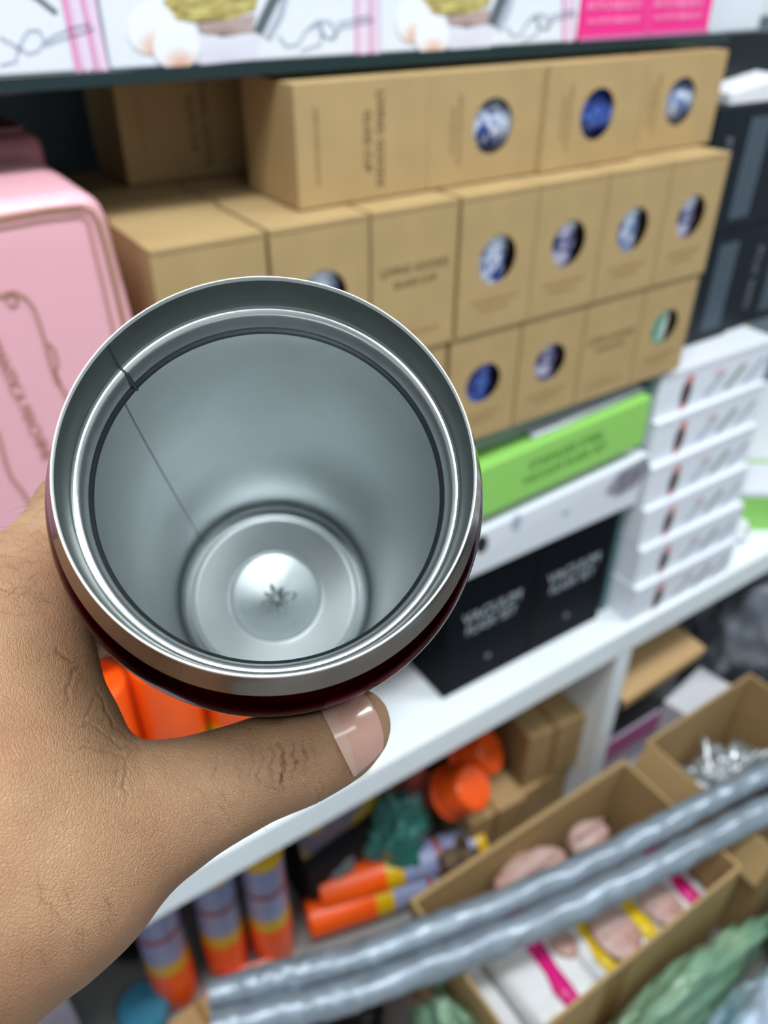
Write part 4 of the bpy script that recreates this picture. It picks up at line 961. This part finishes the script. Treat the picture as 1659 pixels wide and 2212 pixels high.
ad = N('ShaderNodeMath'); ad.operation = 'MULTIPLY_ADD'; nt.links.new(c1_.outputs[0], ad.inputs[0]); ad.inputs[1].default_value = 1.3; nt.links.new(c2_.outputs[0], ad.inputs[2])
ad2 = N('ShaderNodeMath'); ad2.operation = 'MULTIPLY_ADD'; nt.links.new(n2.outputs[0], ad2.inputs[0]); ad2.inputs[1].default_value = 0.5; nt.links.new(ad.outputs[0], ad2.inputs[2])
bp = N('ShaderNodeBump', Strength=0.7, Distance=0.00010); nt.links.new(ad2.outputs[0], bp.inputs['Height']); nt.links.new(bp.outputs[0], B.inputs['Normal'])
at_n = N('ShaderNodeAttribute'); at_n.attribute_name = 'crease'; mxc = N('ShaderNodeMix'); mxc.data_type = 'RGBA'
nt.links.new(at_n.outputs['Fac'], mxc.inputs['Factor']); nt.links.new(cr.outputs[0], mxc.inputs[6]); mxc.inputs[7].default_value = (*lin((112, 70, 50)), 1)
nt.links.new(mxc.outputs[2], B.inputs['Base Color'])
B.inputs['Roughness'].default_value = 0.52; B.inputs['Subsurface Weight'].default_value = 0.15
B.inputs['Subsurface Radius'].default_value = (0.004, 0.0015, 0.0008); B.inputs['Subsurface Scale'].default_value = 1.0; B.inputs['Specular IOR Level'].default_value = 0.4
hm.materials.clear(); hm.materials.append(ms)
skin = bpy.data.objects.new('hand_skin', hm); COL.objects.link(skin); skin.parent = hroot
# thumb nail: curved plate lying on the thumb tip, facing the viewer
T0 = px(712, 1596, 0.1935); T1 = px(806, 1546, 0.1965)
td = (T1-T0)/np.linalg.norm(T1-T0); vn = -(T0+T1)/2; vn /= np.linalg.norm(vn); vn = vn-td*(vn@td); vn /= np.linalg.norm(vn); side = np.cross(td, vn)
if side[1] < 0: side = -side
from mathutils.bvhtree import BVHTree
bv = BVHTree.FromPolygons([tuple(v) for v in W], [tuple(p.vertices) for p in hm.polygons])
vs = []; NU, NV = 24, 24
Lt = np.linalg.norm(T1-T0); okv = []
for i in range(NU+1):
    for j in range(NV+1):
        u, v = i/NU, -1+2*j/NV
        end = 1.0-0.20*abs(v)**2.6; start = 0.02+0.05*abs(v)**2
        uu = start+(end-start)*u; ang = math.radians(6)+v*math.radians(66)
        c = T0+td*Lt*uu; dr = math.cos(ang)*vn+math.sin(ang)*side
        o_ = Vector(c2w(c+dr*0.03)-hb); dw = Vector(-c2w(dr)); h = bv.ray_cast(o_, dw, 0.03)
        lift = 0.00035+0.0005*u*u
        q = h[0]-dw*lift if h[0] is not None else Vector(c2w(c+dr*0.009)-hb)
        vs.append(q)
fs = [(i*(NV+1)+j, (i+1)*(NV+1)+j, (i+1)*(NV+1)+j+1, i*(NV+1)+j+1) for i in range(NU) for j in range(NV)]
b = MB().add(vs, fs)
M_nail = mat('thumb_nail', (208, 158, 142), 0.22, coat=0.5, sss=0.1, spec=0.5)
nl = b.build('thumb_nail', M_nail, hroot, smooth=True); nl['label'] = 'pinkish thumbnail with a pale base'; md = nl.modifiers.new('solid', 'SOLIDIFY'); md.thickness = 0.0007; md.offset = -1
# pale half-moon at the nail base
b = MB(); lv = []
for i in range(7):
    for j in range(NV+1):
        u = i/6*0.24*(1-((j-NV/2)/(NV/2))**2*0.55); ii = u*NU; i0 = int(ii); f_ = ii-i0
        lv.append(vs[i0*(NV+1)+j].lerp(vs[(i0+1)*(NV+1)+j], f_)+Vector(c2w(vn))*0.00012)
b.add(lv, [(i*(NV+1)+j, (i+1)*(NV+1)+j, (i+1)*(NV+1)+j+1, i*(NV+1)+j+1) for i in range(6) for j in range(NV)])
b.build('nail_lunula', mat('pale_nail', (204, 166, 150), 0.25, coat=0.5), nl, smooth=True)
# fine hairs
b = MB(); random.seed(3)
def hair(x, y, ang, ln):
    d = Vector(ray(x, y)); h = bv.ray_cast(Vector((0, 0, 0))-Vector(hb), d.normalized())
    if h[0] is None: return
    q = h[0]; dist = (q+Vector(hb)).length
    e = (Vector(CR)*math.cos(ang)-Vector(CU)*math.sin(ang)); nrm = h[1]
    if nrm.dot(d) > 0: nrm = -nrm
    e = (e-nrm*e.dot(nrm)*0.8).normalized(); L_ = ln*dist/FPX; bend = random.uniform(-0.5, 0.5); sd = nrm.cross(e)
    pts = [q+e*L_*u+nrm*(0.0003+L_*0.25*u*(1-u*0.6))+sd*L_*bend*u*u for u in (0, 0.33, 0.66, 1)]
    b.tube(pts, [0.000032, 0.00003, 0.000022, 0.00001], 4)
for k in range(70): hair(random.uniform(0, 110), random.uniform(1050, 1330), random.uniform(2.2, 3.6), random.uniform(25, 55))
for k in range(16): hair(random.uniform(20, 300), random.uniform(1900, 2110), random.uniform(0.6, 1.8), random.uniform(25, 60))
for k in range(8): hair(random.uniform(420, 600), random.uniform(1660, 1780), random.uniform(0.2, 0.9), random.uniform(20, 40))
o = b.build('fine_hair', mat('dark_hair', (70, 48, 34), 0.5), hroot); o['kind'] = 'stuff'
